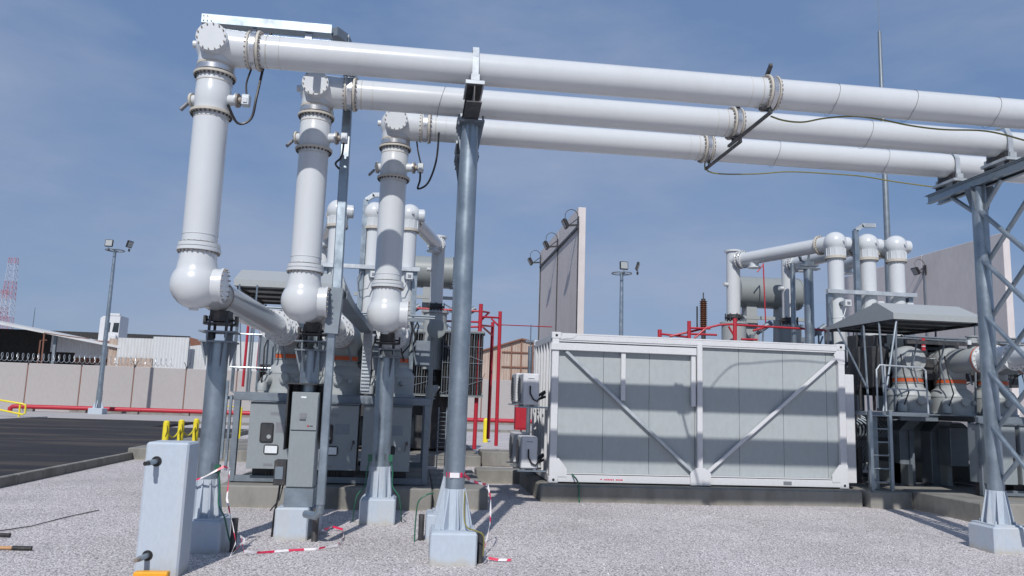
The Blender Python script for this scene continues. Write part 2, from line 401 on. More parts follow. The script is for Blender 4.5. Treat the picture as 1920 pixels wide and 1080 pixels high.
    tube_ring(b, (X, Y, 5.558), (0, 0, 1), .205, .03, 0)
    b.build('flange_band', ['cream', 'alu', 'dark'], t); b = MB()
    tube_ring(b, (X, Y, 5.350), (0, 0, 1), .2, .015, 0); b.build('weld_ring', 'cream', t); b = MB()
    flange(b, (X, Y, 4.986), (0, 0, 1), .236, .035, 26, 0, 2, .012, sides=(-1,))
    tube_ring(b, (X, Y, 4.918), (0, 0, 1), .193, .012, 0)
    b.build('flange_band', ['cream', 'alu', 'dark'], t)
    b = MB(); tube_ring(b, (X, Y, 3.566), (0, 0, 1), .195, .012, 0)
    flange(b, (X, Y, 3.446), (0, 0, 1), .226, .045, 26, 0, 1, .01, sides=())
    flange(b, (X, Y, 3.398), (0, 0, 1), .234, .04, 24, 0, 1, .012, sides=(-1,))
    b.k = 1; b.bolts((X, Y, 3.472), (0, 0, 1), .205, 20, .008, .012)
    b.build('lower_flange', ['white', 'stain'], t)
    # lower corner ball with neck and side cover
    b = MB(); prof = [(.0, -.272)]+[(.27*cos(a), .27*sin(a)) for a in [-1.45+.16*k for k in range(14)]]+[(.215, .2), (.2, .28), (.2, .36)]
    b.lathe((X, Y, ZL), (0, 0, 1), prof, 40)
    b.cyl((X, Y, ZL), (X+.285, Y, ZL), .19, .185, 32); b.cyl((X, Y, ZL-.25), (X, Y, ZL-.285), .05, n=14)
    h = b.build('lower_elbow', 'white', t)
    b = MB(); flange(b, (X+.295, Y, ZL), (1, 0, 0), .2, .03, 18, 0, 1, .009, sides=(1,), inset=.018)
    b.build('cover_plate', ['white', 'stain'], h)
    # tube running back to the switchgear
    b = MB(); b.lathe((X, Y, ZL), (0, 1, 0), [(.2, .1), (.2, .62), (R0, .66), (R0, 14.9-Y)], 36); b.build('rear_tube', 'white', t)
    b = MB(); tube_ring(b, (X, Y+.95, ZL), (0, 1, 0), .2, .03, 0); b.build('clamp_ring', 'stain', t); b = MB()
    flange(b, (X, 13.75, ZL), (0, 1, 0), .268, .035, 16, 0, 1, .0095, sides=(-1,), inset=.03); flange(b, (X, 14.25, ZL), (0, 1, 0), .275, .035, 16, 0, 1, .0095, sides=(-1,), inset=.03)
    b.k = 0; b.cyl((X, 13.75, ZL), (X, 14.25, ZL), .22, n=32)
    b.build('rear_flange', ['white', 'stain'], t)
    # cables from the monitor box
    b = MB()
    q = p+V((1, -.15, 0)).normalized()*.385
    if i == 0:
        b.tube([(X+.42, Y+.3, 6.166), (X+.38, Y+.1, 5.646), (X+.36, Y-.02, 5.386), (q.x, q.y, 5.230)], .012, 6, soft=True)
        b.tube([(X+.52, Y+.3, 6.166), (X+.5, Y+.1, 5.594), (X+.48, Y, 5.230), (X+.44, Y, 4.970), (X+.3, Y-.02, 4.897), (X+.2, Y-.12, 5.074)], .016, 6, soft=True)
    elif i == 1:
        b.tube([(q.x, q.y, 5.105), (q.x-.02, q.y+.02, 4.918), (q.x-.1, q.y+.1, 4.835), (X+.34, Y+.5, 4.866)], .014, 6, soft=True)
    else:
        b.tube([(X+.3, Y+.1, 5.646), (X+.33, Y, 5.438), (q.x-.0, q.y, 5.230)], .012, 6, soft=True)
        b.tube([(X+.62, Y-.25, 5.646), (X+.6, Y-.22, 5.230), (X+.5, Y-.15, 4.918), (X+.36, Y-.1, 4.835), (q.x, q.y, 4.970), (q.x, q.y, 5.105)], .016, 6, soft=True)
    b.build('signal_cable', 'black', t)
# link rods under the middle joints, one thing each
for k in range(2):
    b = MB(); ya = [8.72, 9.81][k]; x = JX+(.04 if k else -.04)
    b.bar((x, ya, 5.5), (x, ya+1.33, 5.5), .035, .035); b.bar((x, ya+.05, 5.5), (x, ya+.05, 5.59), .03, .03); b.bar((x, ya+1.18, 5.5), (x, ya+1.18, 5.59), .03, .03)
    b.bar((x, ya+.12, 6.0), (x-.02, ya-.06, 6.09), .04, .05); b.bar((x-.12, ya+.05, 5.56), (x+.04, ya+.1, 5.56), .05, .03)
    tag(b.build('link_rod', 'dark'), ['black link rod joining the near and middle duct joints from below', 'black link rod joining the middle and far duct joints from below'][k], 'link rod', 'link rods under the bus duct joints')
b = MB(); b.tube([at(1445, 218, 8.95), at(1470, 226, 8.95), at(1505, 229, 8.95), at(1545, 222, 8.95), at(1600, 218, 8.95), at(1650, 224, 8.95), at(1710, 236, 8.95), at(1770, 243, 8.95), at(1850, 246, 8.95), at(1920, 263, 8.95), at(1990, 285, 8.95)], .011, 6, soft=True)
tag(b.build('earth_cable', 'ygreen'), 'green and yellow earth cable drooping in front of the middle bus duct', 'cable', 'earth cables along the bus ducts')
b = MB(); b.tube([at(1322, 303, 11.1), at(1324, 318, 11.1), at(1350, 326, 11.15), at(1420, 326, 11.8), at(1480, 322, 11.85), at(1560, 326, 11.9), at(1620, 331, 11.9), at(1680, 341, 11.9), at(1762, 352, 11.8)], .011, 6, soft=True)
tag(b.build('earth_cable', 'ygreen'), 'brownish yellow earth cable hanging just below the far bus duct', 'cable', 'earth cables along the bus ducts')
# ================================================================ supports
def block(x, y, w, d, h, label):
    b = MB(); b.bb(x-w/2, x+w/2, y-d/2, y+d/2, -.05, h, .018); return tag(b.build('concrete_footing', 'concwhite'), label, 'footing', 'white painted concrete footings')
def gusset(b, x, y, z0, z1, r0, r1, n=8):
    b.bb(x-r1-.03, x+r1+.03, y-r1-.03, y+r1+.03, z0, z0+.02)
    for k in range(n):
        a = 2*pi*k/n+.2; u = V((cos(a), sin(a), 0)); w = V((-sin(a), cos(a), 0))*.007
        b.prism([V((x, y, z0+.02))+u*(r0*.9)-w, V((x, y, z0+.02))+u*r1-w, V((x, y, z0+.07))+u*r1-w, V((x, y, z1))+u*(r0+.015)-w, V((x, y, z1))+u*(r0*.9)-w], w*2)
    b.cyl((x, y, z0+.02), (x, y, z1), r0+.004, n=24)
    for k in range(4):
        a = pi/4+k*pi/2; b.cyl((x+cos(a)*(r1+.01), y+sin(a)*(r1+.01), z0+.02), (x+cos(a)*(r1+.01), y+sin(a)*(r1+.01), z0+.06), .014, n=6)
def clamp(b, x, y, zb):       # flat steel strap over a tube on a small saddle
    pts = [(-.218, zb-ZT+.02), (-.218, .06), (-.152, .203), (0, .225), (.152, .203), (.218, .06), (.218, zb-ZT+.02)]
    b.k = 0
    for (a0, a1), (b0, b1) in zip(pts, pts[1:]): b.bar((x, y+a0, ZT+a1), (x, y+b0, ZT+b1), .012, .075, (1, 0, 0))
    for s in (-1, 1):
        b.bar((x, y+s*.215, zb+.07), (x, y+s*.26, zb+.07), .1, .075); b.cyl((x, y+s*.222, zb+.12), (x, y+s*.25, zb+.12), .018, n=10)
    b.bb(x-.11, x+.11, y-.26, y+.26, zb-.012, zb+.03); b.k = 1; b.bb(x-.06, x+.06, y-.17, y+.17, zb+.03, zb+.13)
RC = (.121, .13, .14)
# column under each lower elbow tube
flab = ['white footing of the leftmost duct support column, nearest of the three under the elbows', 'white footing of the support column hidden behind the slim control cabinet', 'white footing of the duct support column in front of the third switchgear cabinet']
clab = ['thick grey column under the near duct elbow at far left', 'thick grey column under the middle duct elbow, behind the slim control cabinet', 'thick grey column under the far duct elbow, right of the bent conduit']
for i, (x, y) in enumerate([(-2.42, 9.85), (-1.455, 10.95), (-.473, 12.08)]):
    block(x, y, .52, .54, .36, flab[i])
    t = thing('support_column', clab[i], 'column', (x, y, .36), 'columns under the duct elbows')
    b = MB(); b.cyl((x, y, .7), (x, y, 2.44), RC[i], n=28); b.build('post', 'galv', t)
    b = MB(); gusset(b, x, y, .36, .82, RC[i]+.002, .2, 10); b.build('base_gusset', 'concwhite', t)
    b = MB()
    for k in range(6):
        a = k*pi/3; u = V((cos(a), sin(a), 0)); w = V((-sin(a), cos(a), 0))*.006
        b.prism([V((x, y, 2.15))+u*.14-w, V((x, y, 2.42))+u*.215-w, V((x, y, 2.44))+u*.215-w, V((x, y, 2.44))+u*.13-w], w*2)
    b.bb(x-.2, x+.2, y-.18, y+.18, 2.44, 2.46); b.bb(x-.21, x+.21, y-.18, y+.18, 2.56, 2.58); b.bb(x-.12, x-.1, y-.17, y+.17, 2.46, 2.56); b.bb(x+.1, x+.12, y-.17, y+.17, 2.46, 2.56)
    b.build('head_plate', 'galvd', t)
    b = MB()
    for sx in (-.1, .1):
        for sy in (-.13, .13): b.cyl((x+sx, y+sy, 2.5), (x+sx, y+sy, 2.76), .018, n=8)
    b.bb(x-.17, x+.17, y-.15, y+.15, 2.66, 2.68); b.bb(x-.11, x+.11, y-.12, y+.12, 2.70, 2.83); b.cyl((x-.2, y, 2.72), (x+.2, y, 2.72), .013, n=8)
    for sx in (-.185, .185): b.bb(x+sx-.015, x+sx+.015, y-.05, y+.05, 2.66, 2.77)
    b.build('saddle', 'dark', t)
# earth straps on the foot columns
for i, (x, y, ls) in enumerate([(-2.42, 9.85, (1,)), (-.473, 12.08, (-1, 1))]):
    b = MB()
    for s in ls: b.tube([(x+s*.15, y-.15, .95), (x+s*.19, y-.17, .75), (x+s*.2, y-.2, .55), (x+s*.3, y-.3, .42), (x+s*.34, y-.2, .2), (x+s*.36, y, 0)], .010, 6, soft=True)
    for s in ls: b.bb(x+s*.15-.03, x+s*.15+.03, y-.19, y-.15, .9, 1.0)
    tag(b.build('earth_strap', 'green'), ['green earth cable on the footing beside the red and white tape', 'pair of green earth cables on the footing in front of the third cabinet'][i], 'cable')
# portal with two posts and a beam
block(.51, 9.31, .53, .54, .35, 'white footing of the front portal post, lowest in the picture'); block(.50, 10.72, .56, .52, .35, 'white footing half hidden behind the front portal footing')
t = thing('pipe_portal', 'tall galvanised portal of two round posts carrying the three ducts in the middle', 'support frame', (.5, 9.31, .35), 'duct support frames')
for x, y in ((.51, 9.31), (.555, 10.72)):
    b = MB(); b.cyl((x, y, .6), (x, y, 5.27), .112, n=28); b.k = 0; b.build('post', 'galv', t)
    b = MB(); gusset(b, x, y, .35, .82, .115, .22, 8); b.build('base_gusset', 'concwhite', t)
    b = MB()
    for s in (-1, 1):
        for q in (0, 1):
            u = V((s, 0, 0)) if q == 0 else V((0, s, 0)); w = V((0, .006, 0)) if q == 0 else V((.006, 0, 0))
            b.prism([V((x, y, 4.85))+u*.1-w, V((x, y, 5.19))+u*.16-w, V((x, y, 5.25))+u*.16-w, V((x, y, 5.25))+u*.1-w], w*2)
    b.bb(x-.17, x+.17, y-.17, y+.17, 5.25, 5.275)
    for sx in (-.15, .15):
        for sy in (-.15, .15): b.cyl((x+sx, y+sy, 5.2), (x+sx, y+sy, 5.33), .014, n=6)
    b.build('head_plate', 'galvd', t)
b = MB(); b.bb(.42, .6, 8.6, 11.35, 5.28, 5.295); b.bb(.42, .6, 8.6, 11.35, 5.485, 5.5); b.bb(.5, .515, 8.6, 11.35, 5.295, 5.485); b.build('beam', 'dark', t)  # dark all over, the shade on its underside put into the colour
for i in range(3):
    b = MB(); clamp(b, .51, Y0[i], 5.512); b.build('tube_clamp', ['galvb', 'dark'], t)
# lattice tower at the right
block(8.2, 10.32, .5, .52, .35, 'white footing of the lattice frame at the right edge'); block(8.2, 8.45, .5, .52, .35, 'white footing of the lattice frame outside the right edge of the view')
t = thing('lattice_frame', 'galvanised lattice frame with zigzag braces at the right edge carrying the ducts', 'support frame', (8.25, 10.35, .35), 'duct support frames')
for x, y in ((8.25, 10.36), (8.25, 8.47)):
    b = MB(); b.cyl((x, y, .6), (x, y, 5.25), .108, n=28); b.build('post', 'galv', t)
    b = MB(); gusset(b, x, y, .35, .82, .11, .2, 8); b.build('base_gusset', 'concwhite', t)
    b = MB()
    for k in range(6):
        a = k*pi/3+.3; u = V((cos(a), sin(a), 0)); w = V((-sin(a), cos(a), 0))*.006
        b.prism([V((x, y, 4.85))+u*.1-w, V((x, y, 5.23))+u*.19-w, V((x, y, 5.25))+u*.19-w, V((x, y, 5.25))+u*.1-w], w*2)
    b.build('head_plate', 'galvd', t)
b = MB()
for sx in (-.09, .09):
    b.bb(8.27+sx-.035, 8.27+sx+.035, 7.9, 11.42, 5.26, 5.27); b.bb(8.27+sx-.006, 8.27+sx+.006, 7.9, 11.42, 5.27, 5.375); b.bb(8.27+sx-.035, 8.27+sx+.035, 7.9, 11.42, 5.375, 5.387)
b.bb(8.13, 8.41, 7.9, 11.45, 5.392, 5.40)
b.build('beam', 'galv', t)
zs = [4.87, 4.13, 3.3, 2.49, 1.71, .95]
for k, z in enumerate(zs):
    for sg in (1, -1):
        if sg == 1 and k == 0: continue
        ze = z+sg*1.6; t_ = 1.0
        if ze > 5.22: t_ = (5.22-z)/1.6
        if ze < .8: t_ = (z-.8)/1.6
        if t_ < .2: continue
        b = MB(); b.tube([(8.25+.05*sg, 10.3, z), (8.25+.05*sg, 10.3-1.75*t_, z+sg*1.6*t_)], .034, 10); b.build('brace', 'galv', t)
b = MB(); b.tube([(8.25, 10.3, 4.87), (8.25, 9.9, 5.25)], .034, 10); b.build('knee_brace', 'galv', t); b = MB(); b.tube([(8.25, 10.42, 4.86), (8.25, 10.95, 5.25)], .034, 10); b.build('knee_brace', 'galv', t)
for i in range(3):
    b = MB(); clamp(b, 8.27, Y0[i], 5.49); b.k = 1
    for s in (-.2, .2): b.bb(8.21, 8.33, Y0[i]+s-.05, Y0[i]+s+.05, 5.402, 5.478)
    b.build('tube_clamp', ['galvb', 'dark'], t)
# cable tray over the first duct and the long bent conduit
t = thing('cable_tray', 'bright galvanised cable tray running above the top of the near bus duct', 'cable tray', (-2.79, 9.3, 6.25))
b = MB(); b.bb(-2.79, -1.25, 9.2, 9.206, 6.27, 6.375); b.bb(-2.79, -1.25, 9.36, 9.366, 6.27, 6.375); b.bb(-2.79, -1.25, 9.2, 9.366, 6.264, 6.27); b.bb(-2.796, -2.79, 9.2, 9.366, 6.264, 6.375); b.k = 1
for k in range(5): b.cyl((-2.77+(k % 3)*.045, 9.198, 6.29+.06*(k//3)), (-2.77+(k % 3)*.045, 9.19, 6.29+.06*(k//3)), .006, n=6)
b.build('tray_run', ['galv', 'dark'], t)
b = MB()
P = [V((-1.25, 9.28, 6.32)), V((-1.14, 9.45, 6.32)), V((-1.1, 9.75, 6.30)), V((-1.1, 10.15, 6.16))]
for a, c in zip(P, P[1:]): b.bar(a, c, .16, .11)
for k in range(9):
    a = P[1].lerp(P[3], k/9); b.bb(a.x-.085, a.x+.085, a.y, a.y+.02, a.z+.055, a.z+.063)
b.build('tray_bend', 'galvd', t)
b = MB(); b.bb(-1.57, -1.49, 9.25, 9.32, 6.0, 6.26); b.cut(); b.bb(-2.2, -2.16, 9.25, 9.3, 5.98, 6.26); b.each('tray_leg', 'galvb', t)
t = thing('conduit', 'long rectangular galvanised conduit dropping beside the middle duct to the ground', 'conduit', (-1.08, 10.05, .3))
b = MB(); b.bar((-1.115, 10.3, 6.18), (-1.07, 10.06, 3.2), .12, .12, bev=.01); b.build('upper_duct', 'galv', t)
b = MB(); b.bar((-1.07, 10.06, 3.21), (-1.1, 10.04, 2.62), .19, .17); b.build('duct_boot', 'galvd', t)
b = MB(); b.bar((-1.1, 10.06, 2.65), (-1.105, 10.1, .5), .115, .1, bev=.01); b.tube([(-1.105, 10.1, .52), (-1.11, 10.1, .42), (-1.16, 10.14, .36), (-1.3, 10.3, .36)], .05, 12); b.build('lower_duct', 'galv', t)
t = thing('cable_tray', 'dull steel cable tray sloping back from the bent conduit to the switchgear', 'cable tray', (-1.05, 10.2, 3.1))
b = MB()
P = [V((-1.05, 10.15, 3.1)), V((-.98, 11.2, 3.0)), V((-.94, 14.3, 3.0))]
for a, c in zip(P, P[1:]):
    b.bar(a, c, .2, .008); b.bar(a+V((.1, 0, .05)), c+V((.1, 0, .05)), .006, .1); b.bar(a+V((-.1, 0, .05)), c+V((-.1, 0, .05)), .006, .1)
b.build('tray_run', 'galvd', t)
b = MB(); b.bb(-.99, -.83, 14.2, 14.26, 1.9, 3.1)
for k in range(18): b.bb(-.985, -.835, 14.17, 14.2, 1.95+k*.062, 1.97+k*.062)
b.build('tray_drop', 'galvb', t)
# slim control cabinet on its footing
block(-1.50, 10.74, .42, .5, .40, 'white footing under the slim control cabinet')
t = thing('control_cabinet', 'slim tall grey control cabinet standing on a white footing in front of the switchgear', 'cabinet', (-1.45, 10.75, .4))
b = MB(); b.bb(-1.62, -1.27, 10.62, 10.95, .64, 1.88, .008); b.build('case', 'cabgrey', t)
b = MB(); b.bb(-1.70, -1.68, 10.7, 11.0, 1.12, 1.98); b.bb(-1.20, -1.18, 10.7, 11.0, 1.2, 1.98); b.bb(-1.70, -1.18, 10.66, 11.0, 1.981, 2.0); b.bb(-1.68, -1.2, 10.98, 11.0, 1.12, 1.98); b.build('rain_hood', 'dark', t)
d = MB(); d.bb(-1.612, -1.278, 10.6, 10.617, 1.385, 1.845, .004)
u = d.build('upper_door', 'cabgrey', t)
d = MB(); d.bb(-1.50, -1.43, 10.594, 10.6, 1.80, 1.825); d.build('name_plate', 'paper', u)
d = MB(); d.bb(-1.50, -1.415, 10.594, 10.6, 1.54, 1.605); d.build('vent', 'plate', u)
d = MB(); d.bb(-1.50, -1.42, 10.592, 10.6, 1.512, 1.525); d.build('slot', 'dark', u); d = MB(); d.k = 1; d.cyl((-1.385, 10.6, 1.44), (-1.385, 10.594, 1.44), .012, n=12); d.k = 0; d.bb(-1.365, -1.325, 10.596, 10.6, 1.434, 1.446); d.build('badge', ['dark', 'red'], u)
d = MB(); d.bb(-1.612, -1.278, 10.6, 10.617, .655, 1.37, .004); d.build('lower_door', 'cabgrey', t)
d = MB(); d.bb(-1.63, -1.26, 10.6, 10.97, .402, .638, .004); d.build('plinth', 'galv', t)
d = MB(); d.bb(-1.80, -1.64, 10.7, 10.9, .66, .98, .008); jb = d.build('junction_box', 'dark', t)
d = MB(); d.bb(-1.78, -1.68, 10.69, 10.7, .74, .9); d.build('lid', 'galv', jb)
d = MB(); d.tube([(-1.72, 10.8, .66), (-1.73, 10.78, .5), (-1.76, 10.76, .3), (-1.77, 10.75, 0)], .015, 6); d.tube([(-1.68, 10.8, .66), (-1.70, 10.7, .48), (-1.79, 10.6, .35)], .01, 6); d.build('cable', 'black', t)
d = MB(); d.cyl((-1.19, 10.45, 0), (-1.19, 10.45, .42), .04, n=12); d.cyl((-1.2, 10.62, 0), (-1.2, 10.62, .4), .035, n=12); tag(d.build('conduit_stub', 'dark'), 'pair of short black conduit stubs at the side of the slim cabinet footing', 'conduit')
for (x, y, h_, lb) in ((-2.04, 9.75, .38, 'black conduit stub beside the leftmost column footing'), (.83, 9.25, .33, 'black conduit stub right of the front portal footing'), (.16, 10.62, .33, 'black conduit stub left of the rear portal footing')):
    d = MB(); d.cyl((x, y, 0), (x, y, h_), .038, n=14); tag(d.build('conduit_stub', 'dark'), lb, 'conduit')
# white pillar with pipe stubs
t = thing('pillar', 'white painted concrete pillar with two pipe stubs in the left foreground', 'pillar', (-2.47, 8.6, 0))
b = MB(); b.bb(-2.69, -2.27, 8.4, 8.8, -.05, 1.32, .02); b.build('body', 'concwhite', t)
for z in (1.13, .21):
    b = MB(); b.k = 0; b.lathe((-2.575, 8.402, z), (0, -1, 0), [(.052, 0), (.052, .006), (.038, .007), (.038, .004)], 20, True)
    c = b.build('pipe_sleeve', 'black', t)
    b = MB(); b.k = 0; b.cyl((-2.575, 8.4, z), (-2.605, 8.25, z-.005), .027, n=16); b.k = 1; b.cyl((-2.605, 8.25, z-.005), (-2.617, 8.19, z-.008), .021, n=14)
    b.build('pipe_stub', ['galv', 'stain' if z < 1 else 'black'], c)
b = MB()
b.bb(-2.62, -2.3, 8.16, 8.26, 0, .10, .01); b.bb(-2.62, -2.56, 7.9, 8.16, 0, .07, .01); b.bb(-2.36, -2.3, 7.9, 8.16, 0, .07, .01)
tag(b.build('drain_cover', 'amber'), 'amber yellow plastic frame lying at the foot of the white pillar', 'cover')
# tools on the ground
t = thing('hand_tool', 'wooden tool handle with black grip lying on gravel at left edge', 'tool', (-4.5, 9.66, 0))
b = MB(); b.tube([(-5.3, 9.72, .03), (-4.42, 9.68, .03)], .019, 10); b.build('shaft', 'wood', t)
b = MB(); b.tube([(-4.43, 9.68, .03), (-4.40, 9.68, .03), (-4.24, 9.67, .03), (-4.22, 9.67, .03)], .024, 10); b.build('grip', 'black', t)
t = thing('hand_tool', 'black tool handle end lying on gravel just above the wooden one', 'tool', (-4.9, 10.48, 0))
b = MB(); b.tube([(-5.8, 10.55, .03), (-5.0, 10.5, .03)], .016, 8); b.build('shaft', 'dark', t)
b = MB(); b.tube([(-5.0, 10.5, .03), (-4.84, 10.48, .03)], .024, 10); b.build('grip', 'black', t)
b = MB(); pp = [atz(-40, 1003, 0), atz(60, 988, 0), atz(120, 972, 0), atz(185, 958, 0)]; b.tube([V((p.x, p.y, .012)) for p in pp], .007, 5)
tag(b.build('ground_wire', 'dark'), 'thin dark wire lying across the gravel left of the white pillar', 'wire')
# barrier tape
def ribbon(b, pts, w, seg=.16, up=(0, 0, 1)):
    P = [V(p) for p in pts]; out = []; 
    for a, c in zip(P, P[1:]):
        n = max(1, int((c-a).length/.04)); out += [a.lerp(c, k/n) for k in range(n)]
    out.append(P[-1]); d = 0
    rr = random.Random(5)
    for i in range(len(out)-1):
        a, c = out[i], out[i+1]; b.k = 0 if (d/seg) % 2.2 < (.9+.4*sin(d*3)) else 1; d += (c-a).length
        t0 = .9*sin(i*.35); u = V((sin(t0)*.6, cos(t0)*.3, .75)).normalized()*w/2; t1 = .9*sin((i+1)*.35); u1 = V((sin(t1)*.6, cos(t1)*.3, .75)).normalized()*w/2
        b.prism([a-u, c-u1, c+u1, a+u], (c-a).cross(V((0, 0, 1)) if abs((c-a).normalized().z) < .9 else V((0, 1, 0))).normalized()*.002)
b = MB(); ribbon(b, [(-2.6, 9.68, .78), (-2.4, 9.6, .86), (-2.2, 9.66, .98), (-2.16, 9.8, .95), (-2.12, 9.6, .62), (-2.02, 9.5, .38), (-1.95, 9.45, .15), (-1.98, 9.35, .02), (-1.86, 9.5, .18), (-1.93, 9.6, .2), (-1.85, 9.45, .06), (-1.7, 9.6, .02), (-1.4, 9.75, .02), (-1.1, 9.85, .02), (-.86, 10.05, .03), (-.84, 10.6, .02), (-.9, 11.2, .03), (-1.05, 11.3, .05), (-1.15, 10.9, .06)], .028)
tag(b.build('barrier_tape', ['tapered', 'tapewhite']), 'red and white barrier tape trailing over gravel from the leftmost column', 'tape', 'red and white barrier tape')
b = MB(); ribbon(b, [(.62, 9.2, .98), (.7, 9.4, .9), (.85, 9.8, .83), (.97, 10.1, .78), (1.02, 10.1, .6), (1.0, 9.9, .35), (.93, 9.7, .1), (.9, 9.4, .02)], .032)
b.k = 0; b.lathe((.51, 9.31, .95), (0, 0, 1), [(.115, 0), (.116, .002), (.116, .055), (.115, .057)], 10, False)
b.k = 1; b.bb(.44, .55, 9.185, 9.195, .95, 1.007)
tag(b.build('barrier_tape', ['tapered', 'tapewhite']), 'red and white barrier tape wrapped round the front portal post', 'tape', 'red and white barrier tape')
b = MB(); ribbon(b, [(.94, 9.35, .03), (1.05, 9.3, .02), (1.2, 9.3, .02)], .03, .1)
tag(b.build('barrier_tape', ['tapered', 'tapewhite']), 'short scrap of red and white tape on gravel right of the front portal footing', 'tape', 'red and white barrier tape')
b = MB(); b.tube([(.62, 9.18, .8), (.62, 9.15, .55), (.65, 9.08, .42), (.76, 9.05, .38), (.84, 9.02, .33), (.85, 9.1, .1)], .009, 6, soft=True)
tag(b.build('earth_strap', 'ygreen'), 'yellow green earth wire on the front portal footing', 'cable')
b = MB(); b.tube([(.3, 10.5, .62), (.2, 10.45, .6), (.1, 10.45, .5), (.08, 10.5, .2), (.08, 10.5, 0)], .010, 6, soft=True)
tag(b.build('earth_strap', 'green'), 'green earth cable at the left of the rear portal footing', 'cable')
# ================================================================ container with its plinth and air conditioners
b = MB(); b.bb(2.42, 8.86, 14.72, 17.75, -.1, .315, .03); tag(b.build('container_plinth', 'conc'), 'long low concrete plinth carrying the white container', 'plinth')
CX0, CX1, CY0, CY1, CZ0, CZ1 = 2.62, 8.72, 15.0, 17.44, .325, 3.22
t = thing('equipment_container', 'white framed equipment container with two diagonal braces and grey panels', 'container', (5.6, 16.2, CZ0))
b = MB()
for x in (CX0+.07, CX1-.07):
    for y in (CY0+.07, CY1-.07): b.bb(x-.07, x+.07, y-.07, y+.07, CZ0+.1, CZ1-.1, .01)
for y in (CY0, CY1-.06):
    b.bb(CX0+.14, CX1-.14, y+.004, y+.06, CZ1-.14, CZ1-.04, .006); b.bb(CX0+.14, CX1-.14, y+.02, y+.06, CZ1-.17, CZ1-.14)
    b.bb(CX0+.14, CX1-.14, y+.004, y+.06, CZ0+.02, CZ0+.16, .006); b.bb(CX0+.14, CX1-.14, y-.0, y+.08, CZ0+.175, CZ0+.19)
b.bb(CX0+.14, CX1-.14, CY0+.01, CY0+.05, CZ1-.033, CZ1-.005)
b.bb(CX0-.03, 5.55, CY0-.035, CY0-.0, CZ1-.345, CZ1-.2, .008)
b.bb(5.57, 5.68, CY0-.02, CY0+.06, CZ0+.02, CZ1-.1, .008)
for x in (CX0, CX1-.06):
    b.bb(x, x+.06, CY0+.14, CY1-.14, CZ1-.16, CZ1-.02, .006); b.bb(x, x+.06, CY0+.14, CY1-.14, CZ0+.02, CZ0+.16, .006)
    for k in range(6): b.bb(x, x+.09, CY0+.3+k*.36, CY0+.36+k*.36, CZ0+.16, CZ1-.16)
b.bb(CX0+.05, CX1-.05, CY0+.06, CY1-.06, CZ0+.02, CZ0+.12)
b.build('frame', 'frame', t)
b = MB()
for x in (CX0+.08, CX1-.08):
    for y in (CY0+.08, CY1-.08):
        for z in (CZ0+.06, CZ1-.055): b.bb(x-.095, x+.095, y-.09, y+.09, z-.065, z+.065, .012); b.cut()
for x, s in ((CX0+.0, 1), (CX1, -1)):
    b.prism([(x, CY0-.006, CZ0+.12), (x+s*.34, CY0-.006, CZ0+.12), (x+s*.34, CY0-.006, CZ0+.27), (x+s*.18, CY0-.006, CZ0+.47), (x, CY0-.006, CZ0+.47)], (0, .01, 0)); b.cut()
b.prism([(5.42, CY0-.03, CZ0+.01), (5.84, CY0-.03, CZ0+.01), (5.84, CY0-.03, CZ0+.24), (5.72, CY0-.03, CZ0+.34), (5.54, CY0-.03, CZ0+.34), (5.42, CY0-.03, CZ0+.24)], (0, .02, 0)); b.cut()
b.prism([(CX0+.2, CY0-.006, CZ1-.005), (CX0+.42, CY0-.006, CZ1-.005), (CX0+.48, CY0-.006, CZ1-.05), (CX0+.42, CY0-.006, CZ1-.1), (CX0+.2, CY0-.006, CZ1-.12)], (0, .01, 0)); b.cut()
b.prism([(CX1-.17, CY0-.006, CZ1-.13), (CX1, CY0-.006, CZ1-.13), (CX1, CY0-.006, CZ1-.4), (CX1-.12, CY0-.006, CZ1-.4), (CX1-.24, CY0-.006, CZ1-.22)], (0, .01, 0))
b.each('corner_casting', 'frame', t)
b = MB()
for x in (CX0+.08, CX1-.08):
    for z in (CZ0+.06, CZ1-.055):
        b.lathe((x, CY0-.011, z), (0, -1, 0), [(.026, 0), (.026, .003)], 14); b.cut()
b.each('casting_hole', 'black', t)
b = MB(); x = CX0+.15
W_ = (CX1-CX0-.3)/6.5
xs = [CX0+.14]+[CX0+.14+(k+.98)*.935 for k in range(6)]+[CX1-.14]
for a, c in zip(xs, xs[1:]):
    if a < 5.57 < c: b.bb(a+.004, c-.004, CY0+.09, CY0+.13, CZ0+.19, CZ1-.17)
    else: b.bb(a+.004, c-.004, CY0+.09, CY0+.13, CZ0+.19, CZ1-.17)
b.bb(CX0+.1, CX0+.14, CY0+.14, CY1-.14, CZ0+.16, CZ1-.16); b.bb(CX1-.14, CX1-.1, CY0+.14, CY1-.14, CZ0+.16, CZ1-.16)
b.bb(CX0+.14, CX1-.14, CY1-.14, CY1-.1, CZ0+.16, CZ1-.16); b.bb(CX0+.1, CX1-.1, CY0+.1, CY1-.1, CZ1-.06, CZ1-.03)
b.build('wall_panel', 'panel', t)
b = MB(); b.bar((CX0+.28, CY0+.03, CZ1-.36), (5.47, CY0+.03, CZ0+.27), .06, .07, (0, 1, 0), .006); b.build('brace', 'galvb', t)
b = MB(); b.bar((CX1-.18, CY0+.03, CZ1-.28), (5.8, CY0+.03, CZ0+.27), .06, .07, (0, 1, 0), .006); b.build('brace', 'frame', t)
for x, z1 in ((4.06, 1.93), (5.5, 1.86)):
    b = MB(); b.bb(x-.045, x+.045, CY0-.0, CY0+.07, z1, CZ1-.345, .006); b.build('hanger', 'frame', t)
b = MB(); b.bb(3.62, 3.66, CY0+.001, CY0+.004, CZ0+.075, CZ0+.09)
x = 3.70
